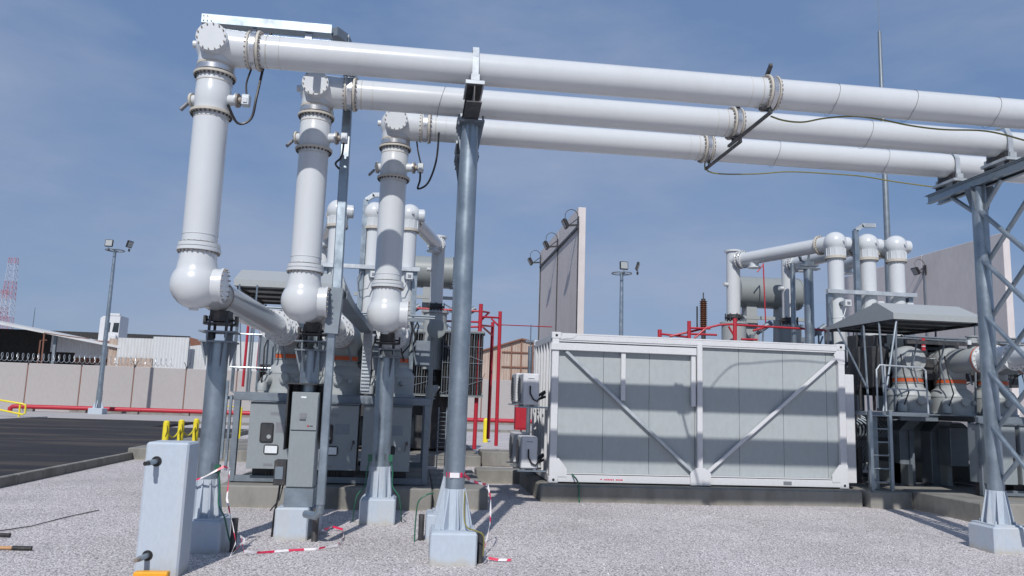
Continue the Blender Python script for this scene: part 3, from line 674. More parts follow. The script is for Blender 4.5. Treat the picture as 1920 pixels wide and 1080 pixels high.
for k, w in enumerate([.035, .03, .04, .03, .035, .03, 0, .04, .03, .03, .045]):
    if w: b.bb(x, x+w-.008, CY0+.001, CY0+.004, CZ0+.068, CZ0+.092)
    x += w if w else .03
b.build('stencil_mark', M['tapered'], t)
b = MB(); b.bb(7.35, 7.52, CY0-.002, CY0+.01, CZ0+.05, CZ0+.12); b.build('lift_slot', 'plate', t)
b = MB(); b.bb(CX1+.02, CX1+.26, CY0+.12, CY0+.72, CZ0+.1, 2.62, .01); tag(b.build('cabinet', 'frame'), 'tall narrow white cabinet at the right end of the container', 'cabinet')
b = MB(); b.tube([(3.06, 14.98, .5), (3.12, 14.85, .42), (3.14, 14.7, .34), (3.14, 14.68, .2), (3.15, 14.68, 0)], .016, 6); tag(b.build('earth_strap', 'green'), 'green earth cable from the container down its plinth', 'cable')
def aircon(x, y, z, label):
    t = thing('air_conditioner', label, 'air conditioner', (x, y, z), 'air conditioner outdoor units on the container end')
    b = MB(); b.bb(x-.16, x+.16, y-.39, y+.39, z+.03, z+.64, .02); b.build('casing', 'lgrey' if False else 'frame', t)
    b = MB(); b.lathe((x-.162, y+.1, z+.34), (-1, 0, 0), [(.24, 0), (.25, .012), (.23, .014)], 24)
    for k in range(9): b.bb(x-.185, x-.176, y-.14, y+.34, z+.1+k*.055, z+.11+k*.055)
    b.build('fan_grille', 'plate', t)
    b = MB(); b.bb(x-.08, x+.08, y-.398, y-.39, z+.38, z+.56, .003); c = b.build('access_cover', 'frame', t)
    b = MB(); b.bb(x-.06, x+.06, y-.402, y-.398, z+.535, z+.55); b.build('vent_slot', 'plate', c)
    b = MB(); b.tube([(x-.02, y-.4, z+.4), (x-.02, y-.42, z+.25), (x+.04, y-.43, z+.14), (x+.12, y-.42, z+.1), (x+.2, y-.35, z+.18), (x+.3, y-.3, z+.28)], .016, 6)
    b.tube([(x+.14, y-.36, z+.14), (x+.3, y-.3, z+.2)], .026, 6); b.tube([(x+.14, y-.3, z+.2), (x+.3, y-.24, z+.3)], .03, 6); b.build('pipework', 'black', t)
    b = MB(); b.bb(x-.22, x+.36, y-.36, y-.32, z-.03, z, .004); b.bb(x-.22, x+.36, y+.32, y+.36, z-.03, z, .004); b.bb(x-.14, x-.08, y-.36, y+.36, z, z+.03); b.bb(x+.08, x+.14, y-.36, y+.36, z, z+.03); b.build('bracket', 'galv', t)
aircon(2.24, 15.5, 1.76, 'upper outdoor air conditioner nearest the container front corner')
aircon(2.24, 16.62, 1.8, 'upper outdoor air conditioner further back on the container end')
aircon(2.24, 15.5, .54, 'lower outdoor air conditioner nearest the container front corner')
aircon(2.24, 16.62, .56, 'lower outdoor air conditioner further back on the container end')
t = thing('hose_box', 'small red box with pitched roof beside the air conditioners', 'box', (2.28, 20.0, .2))
b = MB(); p = at(966, 806, 20); q = at(988, 752, 20); x0, x1, z0, z1 = p.x, p.x+.34, p.z, q.z
b.bb(x0, x1, 20, 20.3, z0, z1, .006); b.bb(x0+.15, x0+.19, 20.13, 20.17, 0, z0); b.build('case', 'red', t)
b = MB(); b.bb(x0+.03, x1-.03, 19.985, 20, z0+.05, z1-.06, .003); b.build('door', 'red', t)
b = MB(); b.prism([(x0-.03, 19.95, z1), (x1+.04, 19.95, z1+.0), (x1+.04, 19.95, z1+.03), (x0+.17, 19.95, z1+.13), (x0-.03, 19.95, z1+.03)], (0, .4, 0)); b.build('roof', 'red', t)
b = MB(); p = at(993, 700, 19.5); b.cyl((p.x, 19.5, 0), (p.x, 19.5, 3.25), .055, n=12); b.cyl((p.x, 19.5, 3.25), (p.x, 19.5, 3.8), .015, n=6); b.bb(p.x-.12, p.x+.12, 19.47, 19.53, 3.35, 3.4); tag(b.build('mast_pipe', 'galv'), 'thin grey pipe mast standing behind the air conditioners', 'mast')
# low concrete pads between the units
b = MB(); b.bb(1.45, 3.6, 17.8, 18.5, -.1, .30, .02); tag(b.build('concrete_pad', 'conc'), 'low concrete pad in the gap between the left plinth and the container', 'pad')
b = MB(); b.bb(-7.5, 1.9, 22.0, 27.5, -.1, .30, .02); tag(b.build('concrete_pad', 'conc'), 'wide concrete pad under the left transformer', 'pad')
b = MB(); b.bb(7.2, 16.5, 21.0, 26.5, -.1, .33, .02); tag(b.build('concrete_pad', 'conc'), 'wide concrete pad under the right transformer', 'pad')
# ================================================================ switchgear
def dome_tank(root, x, y, z, wide=1):
    b = MB(); b.lathe((x, y, z), (0, 0, 1), [(.46, 0), (.46, .04), (.425, .05), (.425, .34), (.41, .42), (.36, .49), (.30, .54), (.29, .66)], 36)
    b.k = 0; b.build('breaker_tank', 'grey', root); tk = bpy.context.scene.objects[-1] if False else None
    return
def gis(ox, oy, side):
    P = lambda x, y, z: (x+ox, y+oy, z)
    right = side == 'right'
    t = thing('switchgear', 'grey domed switchgear with orange bands %s' % ('right of the white container' if right else 'left of the container, behind the elbows'), 'switchgear', P(-1.4, 15.6, .35), 'gas insulated switchgear bays')
    def bbx(b, x0, x1, y0, y1, z0, z1, bev=0): b.bb(x0+ox, x1+ox, y0+oy, y1+oy, z0, z1, bev)
    b = MB()
    xl = -2.25 if right else -3.08
    for y in (13.8, 17.2):
        if y > 15: xl = -3.08
        bbx(b, xl, .28, y, y+.1, 1.72, 1.84, .006); bbx(b, xl+.02, .26, y+.01, y+.09, .37, .47)
        for x in (xl+.02, .17): bbx(b, x, x+.1, y, y+.1, .37, 1.72, .006)
    for x in ((-3.06, -1.95, -.92, .17) if not right else (-1.6, -.92, .17)): bbx(b, x, x+.1, 13.9, 17.2, 1.73, 1.83)
    if right: bbx(b, -3.12, -2.251, 14.9, 17.3, 1.84, 1.862); bbx(b, -2.25, .35, 13.86, 17.3, 1.84, 1.862); bbx(b, -3.08, -2.26, 14.95, 15.05, 1.72, 1.839)
    else: bbx(b, -3.12, .35, 13.86, 17.3, 1.84, 1.862)
    if right:
        for x in (-2.6, -1.88):
            bbx(b, x, x+.2, 15.75, 16.1, .37, 1.5, .01); bbx(b, x+.2, x+.3, 15.7, 16.15, .37, 1.5, .004)
            b.prism([P(x, 15.75, 1.5), P(x+.3, 15.75, 1.5), P(x+.52, 15.75, 1.72), P(x+.22, 15.75, 1.72)], (0, .4, 0))
            bbx(b, x-.1, x+.45, 15.65, 16.2, .35, .37)
        bbx(b, -1.75, -1.35, 15.3, 15.7, .8, 1.6, .01)
    b.build('base_frame', 'galvd', t)
    for k, x in enumerate((-2.46, -1.466, -.473)):
        b = MB(); b.lathe(P(x, 15.6, 1.864), (0, 0, 1), [(.46, 0), (.46, .04), (.43, .05), (.43, .36), (.437, .37), (.437, .39), (.42, .43), (.38, .50), (.31, .555), (.29, .64)], 36)
        b.lathe(P(x-.02, 15.2, 2.14), (0, -1, 0), [(.085, 0), (.085, .06), (.1, .062), (.1, .09), (.07, .11)], 20)
        tk = b.build('breaker_tank', 'lgrey', t)
        b = MB(); b.lathe(P(x-.34, 15.3, 2.1), (-.5, -.85, 0), [(.1, -.1), (.1, .08), (.085, .12), (.04, .14)], 20); b.cut(); b.lathe(P(x+.2, 15.22, 2.12), (.25, -1, 0), [(.05, -.06), (.05, .06), (.03, .08)], 14)
        b.cut(); b.lathe(P(x-.42, 15.18, 1.9), (0, 0, 1), [(.09, 0), (.09, .12), (.06, .18)], 16)
        b.each('inspection_port', 'lgrey', tk)
        b = MB(); b.lathe(P(x, 15.6, 2.50), (0, 0, 1), [(.305, 0), (.305, .03)], 32); b.k = 1; b.lathe(P(x, 15.6, 2.53), (0, 0, 1), [(.296, 0), (.302, .005), (.302, .075), (.296, .08)], 32); b.k = 0; b.lathe(P(x, 15.6, 2.61), (0, 0, 1), [(.31, 0), (.31, .03)], 32)
        b.build('insulator_band', ['grey', 'orange'], tk)
        b = MB(); b.lathe(P(x, 15.6, 2.64), (0, 0, 1), [(.29, 0), (.29, .1), (.315, .2), (.34, .34), (.315, .5), (.24, .6), (.1, .66)], 32); b.cyl(P(x, 15.6, 3.0), P(x, 14.62 if not (right and k == 0) else 15.3, 3.0), .27, .24, 32); b.cyl(P(x, 15.6, 3.0), P(x, 17.2, 3.0), .25, n=28)
        b.bb(x+ox+.05, x+ox+.16, 14.9+oy, 15.0+oy, 3.0, 3.02); tee = b.build('tee_housing', 'lgrey' if k != 9 else 'grey', t)
        if right and k == 0: continue
        b = MB(); b.k = 1; b.lathe(P(x, 14.60, 3.0), (0, -1, 0), [(.285, -.0), (.285, .03)], 32); flange(b, P(x, 14.545, 3.0), (0, 1, 0), .285, .04, 16, 0, 2, .0095, sides=(-1,), inset=.03); b.k = 0; b.cyl(P(x, 14.53, 3.0), P(x, 14.2, 3.0), .225, n=32)
        b.build('inlet_flange', ['white', 'orange', 'stain'], tee)
        b = MB(); b.k = 0; b.cyl(P(x+.1, 15.0, 3.2), P(x+.1, 15.0, 3.5), .1, n=18); b.cyl(P(x+.1, 15.0, 3.5), P(x+.1, 15.0, 3.52), .13, n=18); b.k = 1; b.cyl(P(x+.2, 15, 3.35), P(x+.32, 14.95, 3.35), .035, n=10); b.k = 2; b.bb(x+ox-.1, x+ox-.02, 14.86+oy, 14.94+oy, 3.32, 3.42, .008)
        b.build('relief_valve', ['lgrey', 'cream', 'white'], tee)
        b = MB(); z = 3.0
        b.lathe(P(x, 17.2, z), (0, 1, 0), [(.34, 0), (.34, .05), (.30, .06), (.30, 1.0), (.34, 1.02), (.34, 1.07)], 28); b.lathe(P(x, 17.8, 1.9), (0, 0, 1), [(.3, 0), (.3, .7), (.26, .9)], 24)
        b.build('current_transformer', 'grey', t)
    # drive housings and cable box between the poles
    b = MB()
    for k, (x, y, w, d_, z0, z1) in enumerate([(-1.9, 15.9, .3, .5, 2.6, 3.1), (-.92, 15.9, .3, .5, 2.6, 3.05), (-1.9, 16.6, .5, .6, 3.15, 3.55), (-.9, 16.7, .5, .7, 3.2, 3.6), (.1, 16.0, .3, .6, 2.5, 3.0), (-2.9, 16.2, .4, .7, 2.4, 3.3)]):
        bbx(b, x-w/2, x+w/2, y-d_/2, y+d_/2, z0, z1, .015)
    for y in (14.9, 16.3): bbx(b, -2.9, .1, y, y+.07, 3.3, 3.37)
    b.build('drive_housing', 'galvd' if not right else 'dark', t)
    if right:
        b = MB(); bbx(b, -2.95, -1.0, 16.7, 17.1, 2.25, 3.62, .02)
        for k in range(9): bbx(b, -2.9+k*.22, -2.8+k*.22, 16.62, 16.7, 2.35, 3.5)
        b.build('dark_backing', 'dark', t)  # added dark box and ribs standing in for the shade under the canopy
        b = MB()
        for k in range(7): b.tube([P(-3.2+k*.33, 16.2, 1.9), P(-3.2+k*.33, 16.2+.04*k, 3.3+.05*(k % 3))], .035, 8); b.cut()
        b.each('conduit', 'dark', t)
        b = MB(); rr2 = random.Random(8)
        for k in range(12): x = rr2.uniform(-3.1, -1.2); z = rr2.uniform(2.5, 3.4); bbx(b, x, x+rr2.uniform(.12, .3), 15.95, 16.15, z, z+rr2.uniform(.1, .25), .01); b.cut()
        b.each('terminal_box', 'grey', t)
        b = MB(); bbx(b, -4.6, -2.3, 16.0, 16.08, 1.25, 1.32); bbx(b, -4.6, -4.5, 16.0, 16.1, .35, 3.2); bbx(b, -4.2, -4.12, 16.4, 16.5, .35, 2.6); bbx(b, -3.3, -3.2, 16.2, 16.3, .35, 1.84); b.build('side_frame', 'dark', t)
        b = MB()
        for k in range(10): b.tube([P(-3.6+k*.1, 16.3, 1.8), P(-3.3+k*.1, 16.1, 1.55), P(-3.35+k*.06, 16.2, 1.15), P(-3.6+k*.1, 16.5, .6)], .022, 6, soft=True); b.cut()
        b.each('hose', 'galvd', t)
    b = MB()
    rr = random.Random(4)
    for k in range(8):
        b.cut(); x = rr.uniform(-2.8, .2); y = rr.uniform(14.9, 16.4); z = rr.uniform(3.0, 3.5)
        b.tube([P(x, y, z), P(x+rr.uniform(-.1, .1), y-.12, z-.15), P(x+rr.uniform(-.2, .2), y-.05, z-.45), P(x+rr.uniform(-.2, .2), y+.1, z-.6)], .016, 6)
    for k in range(3):
        b.cut(); x = -2.9+k*1.0; b.tube([P(x, 15.15, 1.95), P(x+.05, 15.0, 2.3), P(x+.02, 15.1, 2.7), P(x+.1, 15.3, 3.1)], .014, 6)
    b.each('control_cable', 'black', t)
    b = MB()
    for y in (15.0, 15.4): b.tube([P(-2.9, y, 3.46), P(.3, y, 3.42)], .02, 8); b.cut()
    for k in range(5): b.tube([P(-2.6+k*.62, 15.0, 3.42), P(-2.6+k*.62, 15.2, 2.9), P(-2.5+k*.62, 15.2, 2.5)], .018, 6); b.cut()
    b.each('gas_pipe', 'galvd', t)
    b = MB(); b.lathe(P(-3.6, 17.4, 1.2), (1, 0, 0), [(.47, 0), (.5, .02), (.5, 3.6), (.47, 3.64)], 32) if right else b.lathe(P(-2.6, 16.4, 1.15), (1, 0, 0), [(.3, 0), (.3, 2.6)], 24)
    for k in range(3): bbx(b, -2.6+k*.9, -2.5+k*.9, 15.5, 16.9, .37, .8)
    b.build('lower_tank', 'grey', t)
    # cabinets hung on the front of the frame
    cabs = ((-2.34, 1, 1), (-1.36, 1, 0), (-.46, 1, 0)) if not right else ((-1.14, 1, 1), (-1.93, 0, 0))
    nm = {0: 'first', 1: 'second', 2: 'third'}
    lb = ['grey switchgear cabinet at the left with a tall dark window and a white window', 'grey switchgear cabinet half hidden behind the slim control cabinet and conduit', 'shaded grey switchgear cabinet behind the far duct column'] if not right else ['large grey switchgear cabinet behind the lattice frame at the right edge', 'plain grey side cabinet between the shaped feet and the lattice frame']
    for k, (cx, win, lit) in enumerate(cabs):
        w = .41 if not right or k == 0 else .28; yf = 13.62
        c = thing('switchgear_cabinet', lb[k], 'cabinet', P(cx, 13.8, .58), 'cabinets hung under the switchgear')
        b = MB(); b.bb(cx-w+ox, cx+w+ox, yf+.02+oy, yf+.55+oy, .60, 1.70, .008); b.build('case', 'cabgrey', c)
        b = MB(); b.bb(cx-w+.0+ox, cx+w+ox, yf+oy-.0, yf+.018+oy, .60, 1.685, .006); dr = b.build('door', 'cabgrey', c)
        b = MB(); b.bb(cx-w-.02+ox, cx+w+.02+ox, yf-.04+oy, yf+.5+oy, 1.702, 1.715); b.build('top_cover', 'galvd', c)
        def window(x0, x1, z0, z1, glass):
            f = MB(); r = .035
            pts = []
            for (px_, pz_, a0) in ((x1-r, z1-r, 0), (x0+r, z1-r, 90), (x0+r, z0+r, 180), (x1-r, z0+r, 270)):
                for q in range(4):
                    a = radians(a0+q*30); pts.append((px_+r*cos(a)+ox, yf-.014+oy, pz_+r*sin(a)))
            f.prism(pts, (0, .013, 0)); fr = f.build('window_frame', 'black', dr)
            f = MB(); f.bb(x0+.02+ox, x1-.02+ox, yf-.018+oy, yf-.0145+oy, z0+.02, z1-.02); 
            if glass == 'glass':
                f.build('pane', 'glass', fr)
                f = MB(); f.lathe((x0+.15+ox, yf-.0185+oy, z0+.1), (0, -1, 0), [(.035, 0), (.035, .002), (.022, .002), (.022, .004)], 16); f.build('gauge', 'lgrey', fr)
            else: f.build('pane', 'paper', fr)
        if win:
            window(cx-.22, cx-.0, 1.03, 1.36, 'glass') if k != 2 else window(cx-.2, cx-.06, .98, 1.36, 'glass')
            window(cx-.14, cx+.1, .84, 1.0, 'paper') if k < 2 else window(cx+.08, cx+.16, .88, 1.03, 'glass')
            f = MB(); f.bb(cx+.03+ox, cx+.27+ox, yf-.003+oy, yf-.0005+oy, 1.2, 1.37); f.build('label_sheet', 'plate' if k == 0 else 'galvd', dr)
        f = MB(); f.bb(cx-.07+ox, cx+.08+ox, yf-.004+oy, yf-.0005+oy, 1.49, 1.54); f.bb(cx-.13+ox, cx+.02+ox, yf-.004+oy, yf-.0005+oy, .65, .69); f.build('name_plate', 'plate', dr)
        f = MB(); hx = cx+w-.06; f.bb(hx-.018+ox, hx+.018+ox, yf-.02+oy, yf+oy, 1.04, 1.1, .004); f.bar((hx-.0+ox, yf-.03+oy, 1.09), (hx-.03+ox, yf-.03+oy, .94), .022, .012, bev=.003); f.build('handle', 'dark', dr)
        b = MB()
        for q in range(5): b.tube([(cx-.1+q*.05+ox, yf+.2+oy, .58), (cx-.12+q*.05+ox, yf+.22+oy, .38)], .015, 6)
        b.bb(cx-w+.05+ox, cx+w-.05+ox, yf+.3+oy, yf+.5+oy, .36, .58); b.build('cable_gland', 'dark', c)
    if not right:
        b = MB(); 
        for k in range(14): b.bb(.42, .44+.0, 14.1+k*.0, 14.12, .5+k*.08, .51+k*.08)
        for x in (.42, .56): b.bb(x, x+.02, 14.1, 14.14, .36, 1.7)
        for k in range(17): b.bb(.44, .56, 14.11, 14.12, .4+k*.075, .408+k*.075)
        tag(b.build('cable_ladder', 'galvd'), 'narrow vertical cable ladder right of the third switchgear cabinet', 'cable ladder')
        # loose galvanised uprights and rail to the left of the frame
        b = MB(); b.bb(-3.36, -3.27, 14.2, 14.25, .7, 2.05); b.bb(-3.24, -3.2, 14.25, 14.3, .5, 1.8); b.bb(-3.3, -3.1, 14.3, 14.34, 1.72, 1.78); b.k = 1
        for k in range(4): b.cyl((-3.37, 14.22, .9+k*.33), (-3.40, 14.2, .9+k*.33), .018, n=6)
        tag(b.build('strut_rail', ['galv', 'dark']), 'bolted galvanised strut rails standing at the left side of the left switchgear', 'rail')
        b = MB()
        for z in (2.32, 2.95): b.tube([(-3.5, 15.2, z), (-2.75, 15.2, z)], .017, 8)
        for x in (-3.45, -3.12): b.tube([(x, 15.2, 1.86), (x, 15.2, 3.9)], .017, 8)
        b.tube([(-3.0, 15.25, 1.9), (-3.0, 15.25, 3.3), (-2.96, 15.25, 3.36), (-2.72, 15.2, 3.3), (-2.7, 15.2, 2.5)], .02, 8)
        b.tube([(-3.45, 15.2, 3.9), (-3.3, 15.2, 2.3), (-3.1, 15.2, 2.25), (-3.12, 15.2, 1.9)], .012, 6)
        tag(b.build('handrail', 'galv'), 'thin steel handrail and tube frame at the left of the domed tanks', 'railing')
    return t
gis(0, 0, 'left'); gis(12.96, 0, 'right')
b = MB(); b.bb(-3.12, .35, 13.35, 21.2, -.1, .35, .02); tag(b.build('switchgear_plinth', 'conc'), 'concrete plinth under the left switchgear', 'plinth')
b = MB(); b.bb(.36, 1.32, 13.6, 17.4, -.1, .33, .02); b.bb(.36, 1.3, 17.41, 18.6, -.1, .2); tag(b.build('plinth_step', 'conc'), 'lower concrete step right of the left switchgear, behind the portal posts', 'plinth')
b = MB(); b.bb(9.85, 17, 12.75, 20.5, -.1, .35, .02); b.bb(8.95, 9.84, 14.6, 20.5, -.1, .32, .02); tag(b.build('switchgear_plinth', 'conc'), 'concrete plinth under the right switchgear', 'plinth')
# canopies
def canopy(x0, x1, y0, y1, z, label, lit):
    t = thing('rain_canopy', label, 'canopy', ((x0+x1)/2, (y0+y1)/2, z), 'grey metal rain canopies over the switchgear')
    pr = [(y0, z), (y0, z+.13), (y0+.6, z+.42), (y1, z+.05), (y1, z)]
    b = MB(); b.add([V((x0+(0 if k not in (2,) else -.0), y, zz)) for k, (y, zz) in enumerate(pr)]+[V((x1-(.12 if k == 2 else 0), y, zz)) for k, (y, zz) in enumerate(pr)], [(0, 1, 2, 3, 4), (9, 8, 7, 6, 5)]+[(k, (k+1) % 5, 5+(k+1) % 5, 5+k) for k in range(5)])
    b.build('roof', 'lgrey', t)
    b = MB(); 
    for k in range(4): b.bb(x0+.1, x1-.1, y0+.25+k*(y1-y0-.5)/3, y0+.29+k*(y1-y0-.5)/3, z-.05, z-.002); b.cut()
    b.bb(x0+.05, x0+.09, y0+.1, y1-.1, z-.06, z-.003); b.cut(); b.bb(x1-.09, x1-.05, y0+.1, y1-.1, z-.06, z-.003); b.each('purlin', 'dark', t)
    b = MB()
    for x in (x0+.12, x1-.12):
        for y in (y0+.1, (y0+y1)/2, y1-.1): b.tube([(x, y, z-.05), (x-.02, y+(.1 if y < y1-.2 else -.2), 1.86)], .022, 8); b.cut()
    b.each('strut', 'galvd', t); return t
canopy(-3.75, -1.55, 16.0, 18.9, 3.98, 'grey rain canopy behind the near and middle elbows on the left', 1)
canopy(9.98, 12.05, 15.22, 18.0, 3.84, 'grey rain canopy over the right switchgear beside the lattice frame', 1)
b = MB(); p = at(1668, 575, 16.2); b.box(p, (.16, .12, .06), .01); tag(b.build('floodlight', 'yellow'), 'tiny yellow lamp lying on the slope of the right canopy', 'lamp') if False else None
# service platform with ladder, right switchgear
t = thing('service_platform', 'galvanised service platform with ladder and guard rail below the right canopy', 'platform', (9.0, 14.4, .35))
PY = 14.75
b = MB(); px0 = at(1624, 775, PY).x; px1 = at(1742, 775, PY).x; b.bb(px0, px1, PY, PY+.8, 1.80, 1.88, .005); b.build('deck', 'galvd', t)
b = MB(); x0 = at(1662, 775, PY).x
b.tube([(x0, PY, 1.89), (x0, PY, 2.82)], .018, 8); b.tube([(x0-.17, PY+.02, 1.95), (x0-.17, PY+.02, 2.72), (x0-.1, PY+.02, 2.82), (px1-.1, PY+.02, 2.80), (px1-.02, PY+.02, 2.74), (px1, PY+.02, 1.85)], .018, 8)
b.tube([(x0, PY, 2.35), (px1, PY, 2.33)], .014, 8); b.build('guard_rail', 'galvb', t)
b = MB(); x1 = px0+.04; x2 = px0+.46
for x in (x1, x2): b.bb(x-.03, x+.03, PY-.1, PY-.03, .33, 1.9)
for k in range(6): b.tube([(x1, PY-.06, .5+k*.26), (x2, PY-.06, .5+k*.26)], .016, 8)
b.bb(x1+.14, x1+.32, PY+.2, PY+.3, .33, 1.8); b.build('ladder', 'galv', t)
t = thing('tube_frame', 'thin galvanised tubes propping the left end of the right canopy', 'frame', (9.3, 14.2, 1.9))
b = MB()
for a, c, r in [((1571, 617, 16.9), (1626, 728, 14.9), .022), ((1681, 599, 15.3), (1656, 772, 14.8), .024), ((1648, 604, 15.8), (1660, 772, 14.9), .022), ((1619, 609, 16.4), (1629, 772, 14.9), .022)]:
    b.tube([at(*a), at(*c)], r, 8); b.cut()
b.each('tube', 'galvd', t)
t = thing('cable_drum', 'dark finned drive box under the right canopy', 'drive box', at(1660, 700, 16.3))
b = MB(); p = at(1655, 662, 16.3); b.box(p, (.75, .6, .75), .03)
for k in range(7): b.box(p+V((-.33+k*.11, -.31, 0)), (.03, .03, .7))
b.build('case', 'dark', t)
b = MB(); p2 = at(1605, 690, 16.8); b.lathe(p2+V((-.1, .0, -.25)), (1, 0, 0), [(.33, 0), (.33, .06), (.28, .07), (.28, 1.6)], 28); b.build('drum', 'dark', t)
b = MB(); p = at(1731, 640, 15.4); b.cyl(p+V((0, 0, -.2)), p+V((0, 0, .1)), .04, n=12); b.cyl(p+V((-.1, 0, .08)), p+V((.03, 0, .08)), .03, n=10); b.k = 1
for k in range(2): b.cyl(p+V((0, 0, -.12+k*.1)), p+V((0, 0, -.1+k*.1)), .043, n=12)
tag(b.build('valve_handle', ['red', 'white']), 'small red and white valve handle under the right canopy', 'valve')
# ================================================================ risers to the transformers
def riser(x, y, z, tx, ty, label, hide=0):
    t = thing('bus_riser', label, 'bus duct', (x, y, 2.6), 'white risers with ball heads behind the switchgear')
    b = MB(); b.lathe((x, y, 2.5), (0, 0, 1), [(.2, 0), (.2, z-.38-2.5)], 32); b.build('riser_tube', 'white', t)
    b = MB(); b.lathe((x, y, z-.36), (0, 0, 1), [(.24, 0), (.24, .2)]+[(.285*cos(a), .36+.285*sin(a)) for a in [-.55+.17*k for k in range(13)]]+[(0, .645)], 32)
    for k in range(12):
        a = k*pi/6; b.box((x+.243*cos(a), y+.243*sin(a), z-.26), (.02, .02, .2))
    b.cyl((x, y, z), (x+.36, y, z), .17, n=24); b.cyl((x+.36, y, z), (x+.38, y, z), .15, n=20); b.cyl((x+.08, y-.25, z+.02), (x+.08, y-.32, z+.0), .035, n=10)
    d = (V((tx, ty, z))-V((x, y, z))).normalized(); c = V((x, y, z)); b.cyl(c, c+d*.42, .21, n=28); b.build('ball_head', 'white', t)
    b = MB(); flange(b, (x, y, z-.40), (0, 0, 1), .262, .07, 22, 0, 1, .01, sides=(-1,)); b.cut(); flange(b, c+d*.46, d, .26, .06, 22, 0, 1, .012); b.each('flange', ['cream', 'stain'], t)
    e = V((tx, ty, z))
    b = MB(); b.cyl(c+d*.42, e-d*.3, .195, n=32); q = e-d*.8; b.lathe(q, (0, 0, -1), [(.13, .1), (.13, .27), (.19, .28), (.19, .31)], 20); b.build('link_tube', 'white', t)
    b = MB(); flange(b, e-d*.40, d, .265, .05, 20, 0, 1, .014); b.cut(); flange(b, e-d*.27, d, .265, .05, 20, 0, 1, .014); b.each('link_flange', ['white', 'stain'], t)
    zb = z-(1.75 if x < 2 else 1.6)
    b = MB(); b.lathe((tx, ty, zb), (0, 0, 1), [(.2, 0), (.2, z+.27-zb)], 32); b.cyl(e, e-d*.3, .2, n=24); b.lathe((tx, ty, z+.27), (0, 0, 1), [(.25, 0), (.25, .05)], 28)
    b.cyl((tx-.2, ty-.05, z-.72), (tx-.33, ty-.08, z-.72), .06, n=12); b.build('drop_tube', 'white', t)
    b = MB(); b.lathe((tx, ty, zb-.22), (0, 0, 1), [(.2, 0), (.2, .1), (.26, .11), (.26, .15), (.2, .16), (.2, .22)], 20)
    for k in range(8):
        a = k*pi/4; b.cyl((tx+.25*cos(a), ty+.25*sin(a), zb-.2), (tx+.25*cos(a), ty+.25*sin(a), zb+.02), .02, n=6)
    b.build('insulator_collar', 'dark', t)
    # density monitor half way up
    b = MB(); zm = z-1.62; b.k = 0; b.cyl((x, y-.19, zm), (x, y-.3, zm), .06, n=14); b.k = 1; b.box((x+.08, y-.36, zm), (.17, .12, .17), .012); b.k = 2; b.box((x+.08, y-.425, zm), (.08, .012, .07)); b.tube([(x+.05, y-.36, zm-.08), (x-.05, y-.38, zm-.35), (x-.28, y-.3, zm-.4), (x-.32, y-.25, zm-.1), (x-.2, y-.2, zm+.15)], .013, 6)
    b.build('gas_monitor', ['galvd', 'white', 'plate'], t)
    return t
LZ, LY = 6.42, 19.3
lx = [(635, 388), (704, 391), (769, 396)]
LT = [(-2.9, 23.2), (-1.2, 23.2), (.47, 23.2)]
for k in range(3):
    riser(at(lx[k][0], 390, LY).x, LY, LZ, *LT[k], ['white riser with ball head at the left, seen behind the bent conduit', 'white riser with ball head half hidden by the far duct leg', 'white riser with ball head just right of the far duct leg'][k])
RZ, RY = 6.18, 18.5
rx = [1565.5, 1625.5, 1678.5]
RT = [(9.18, 21.7), (11.0, 21.9), (12.5, 21.9)]
for k in range(3):
    riser(at(rx[k], 450, RY).x, RY, RZ, *RT[k], ['white riser with ball head, leftmost of the three behind the right canopy', 'white riser with ball head, middle of the three behind the right canopy', 'white riser with ball head, rightmost of the three behind the right canopy'][k])
# steel goalposts round the risers
def goal(xs, y, zb, zc, xv, top, label):
    t = thing('steel_frame', label, 'frame', (xs[0], y, .35), 'steel frames round the risers')
    b = MB(); b.bb(xs[0], xs[1], y-.3, y-.2, zb, zb+.1); b.build('cross_beam', 'galvb', t)
    b = MB(); b.bb(xv, xv+.12, y-.15, y-.03, 1.86, top); b.build('upright', 'galv', t)
    b = MB(); b.bar((xv+.06, y-.09, top), (xv+.25, y-.09, top+.14), .12, .1); b.bar((xv+.22, y-.09, top+.14), (xv+.6, y-.09, top+.16), .12, .1); b.build('top_bend', 'galvb', t)
    b = MB(); b.bb(xs[0]+.05, xs[0]+.17, y-.2, y-.08, .3, zb); b.bb(xs[1]-.17, xs[1]-.05, y-.2, y-.08, .3, zb); b.bb(xs[0], xs[1], y-.2, y-.1, zc, zc+.1); b.build('leg', 'galv', t)
p = at(600, 497, 19.0); q = at(787, 505, 19.0); goal((p.x, q.x), 19.3, p.z-.03, 3.1, at(680, 400, 19.2).x, at(686, 375, 19.2).z, 'galvanised steel frame round the three left risers')
p = at(1553, 545, 18.2); q = at(1720, 555, 18.2); goal((p.x, q.x), 18.5, p.z-.05, 3.0, at(1600, 430, 18.4).x, at(1604, 432, 18.4).z, 'galvanised steel frame round the three right risers')
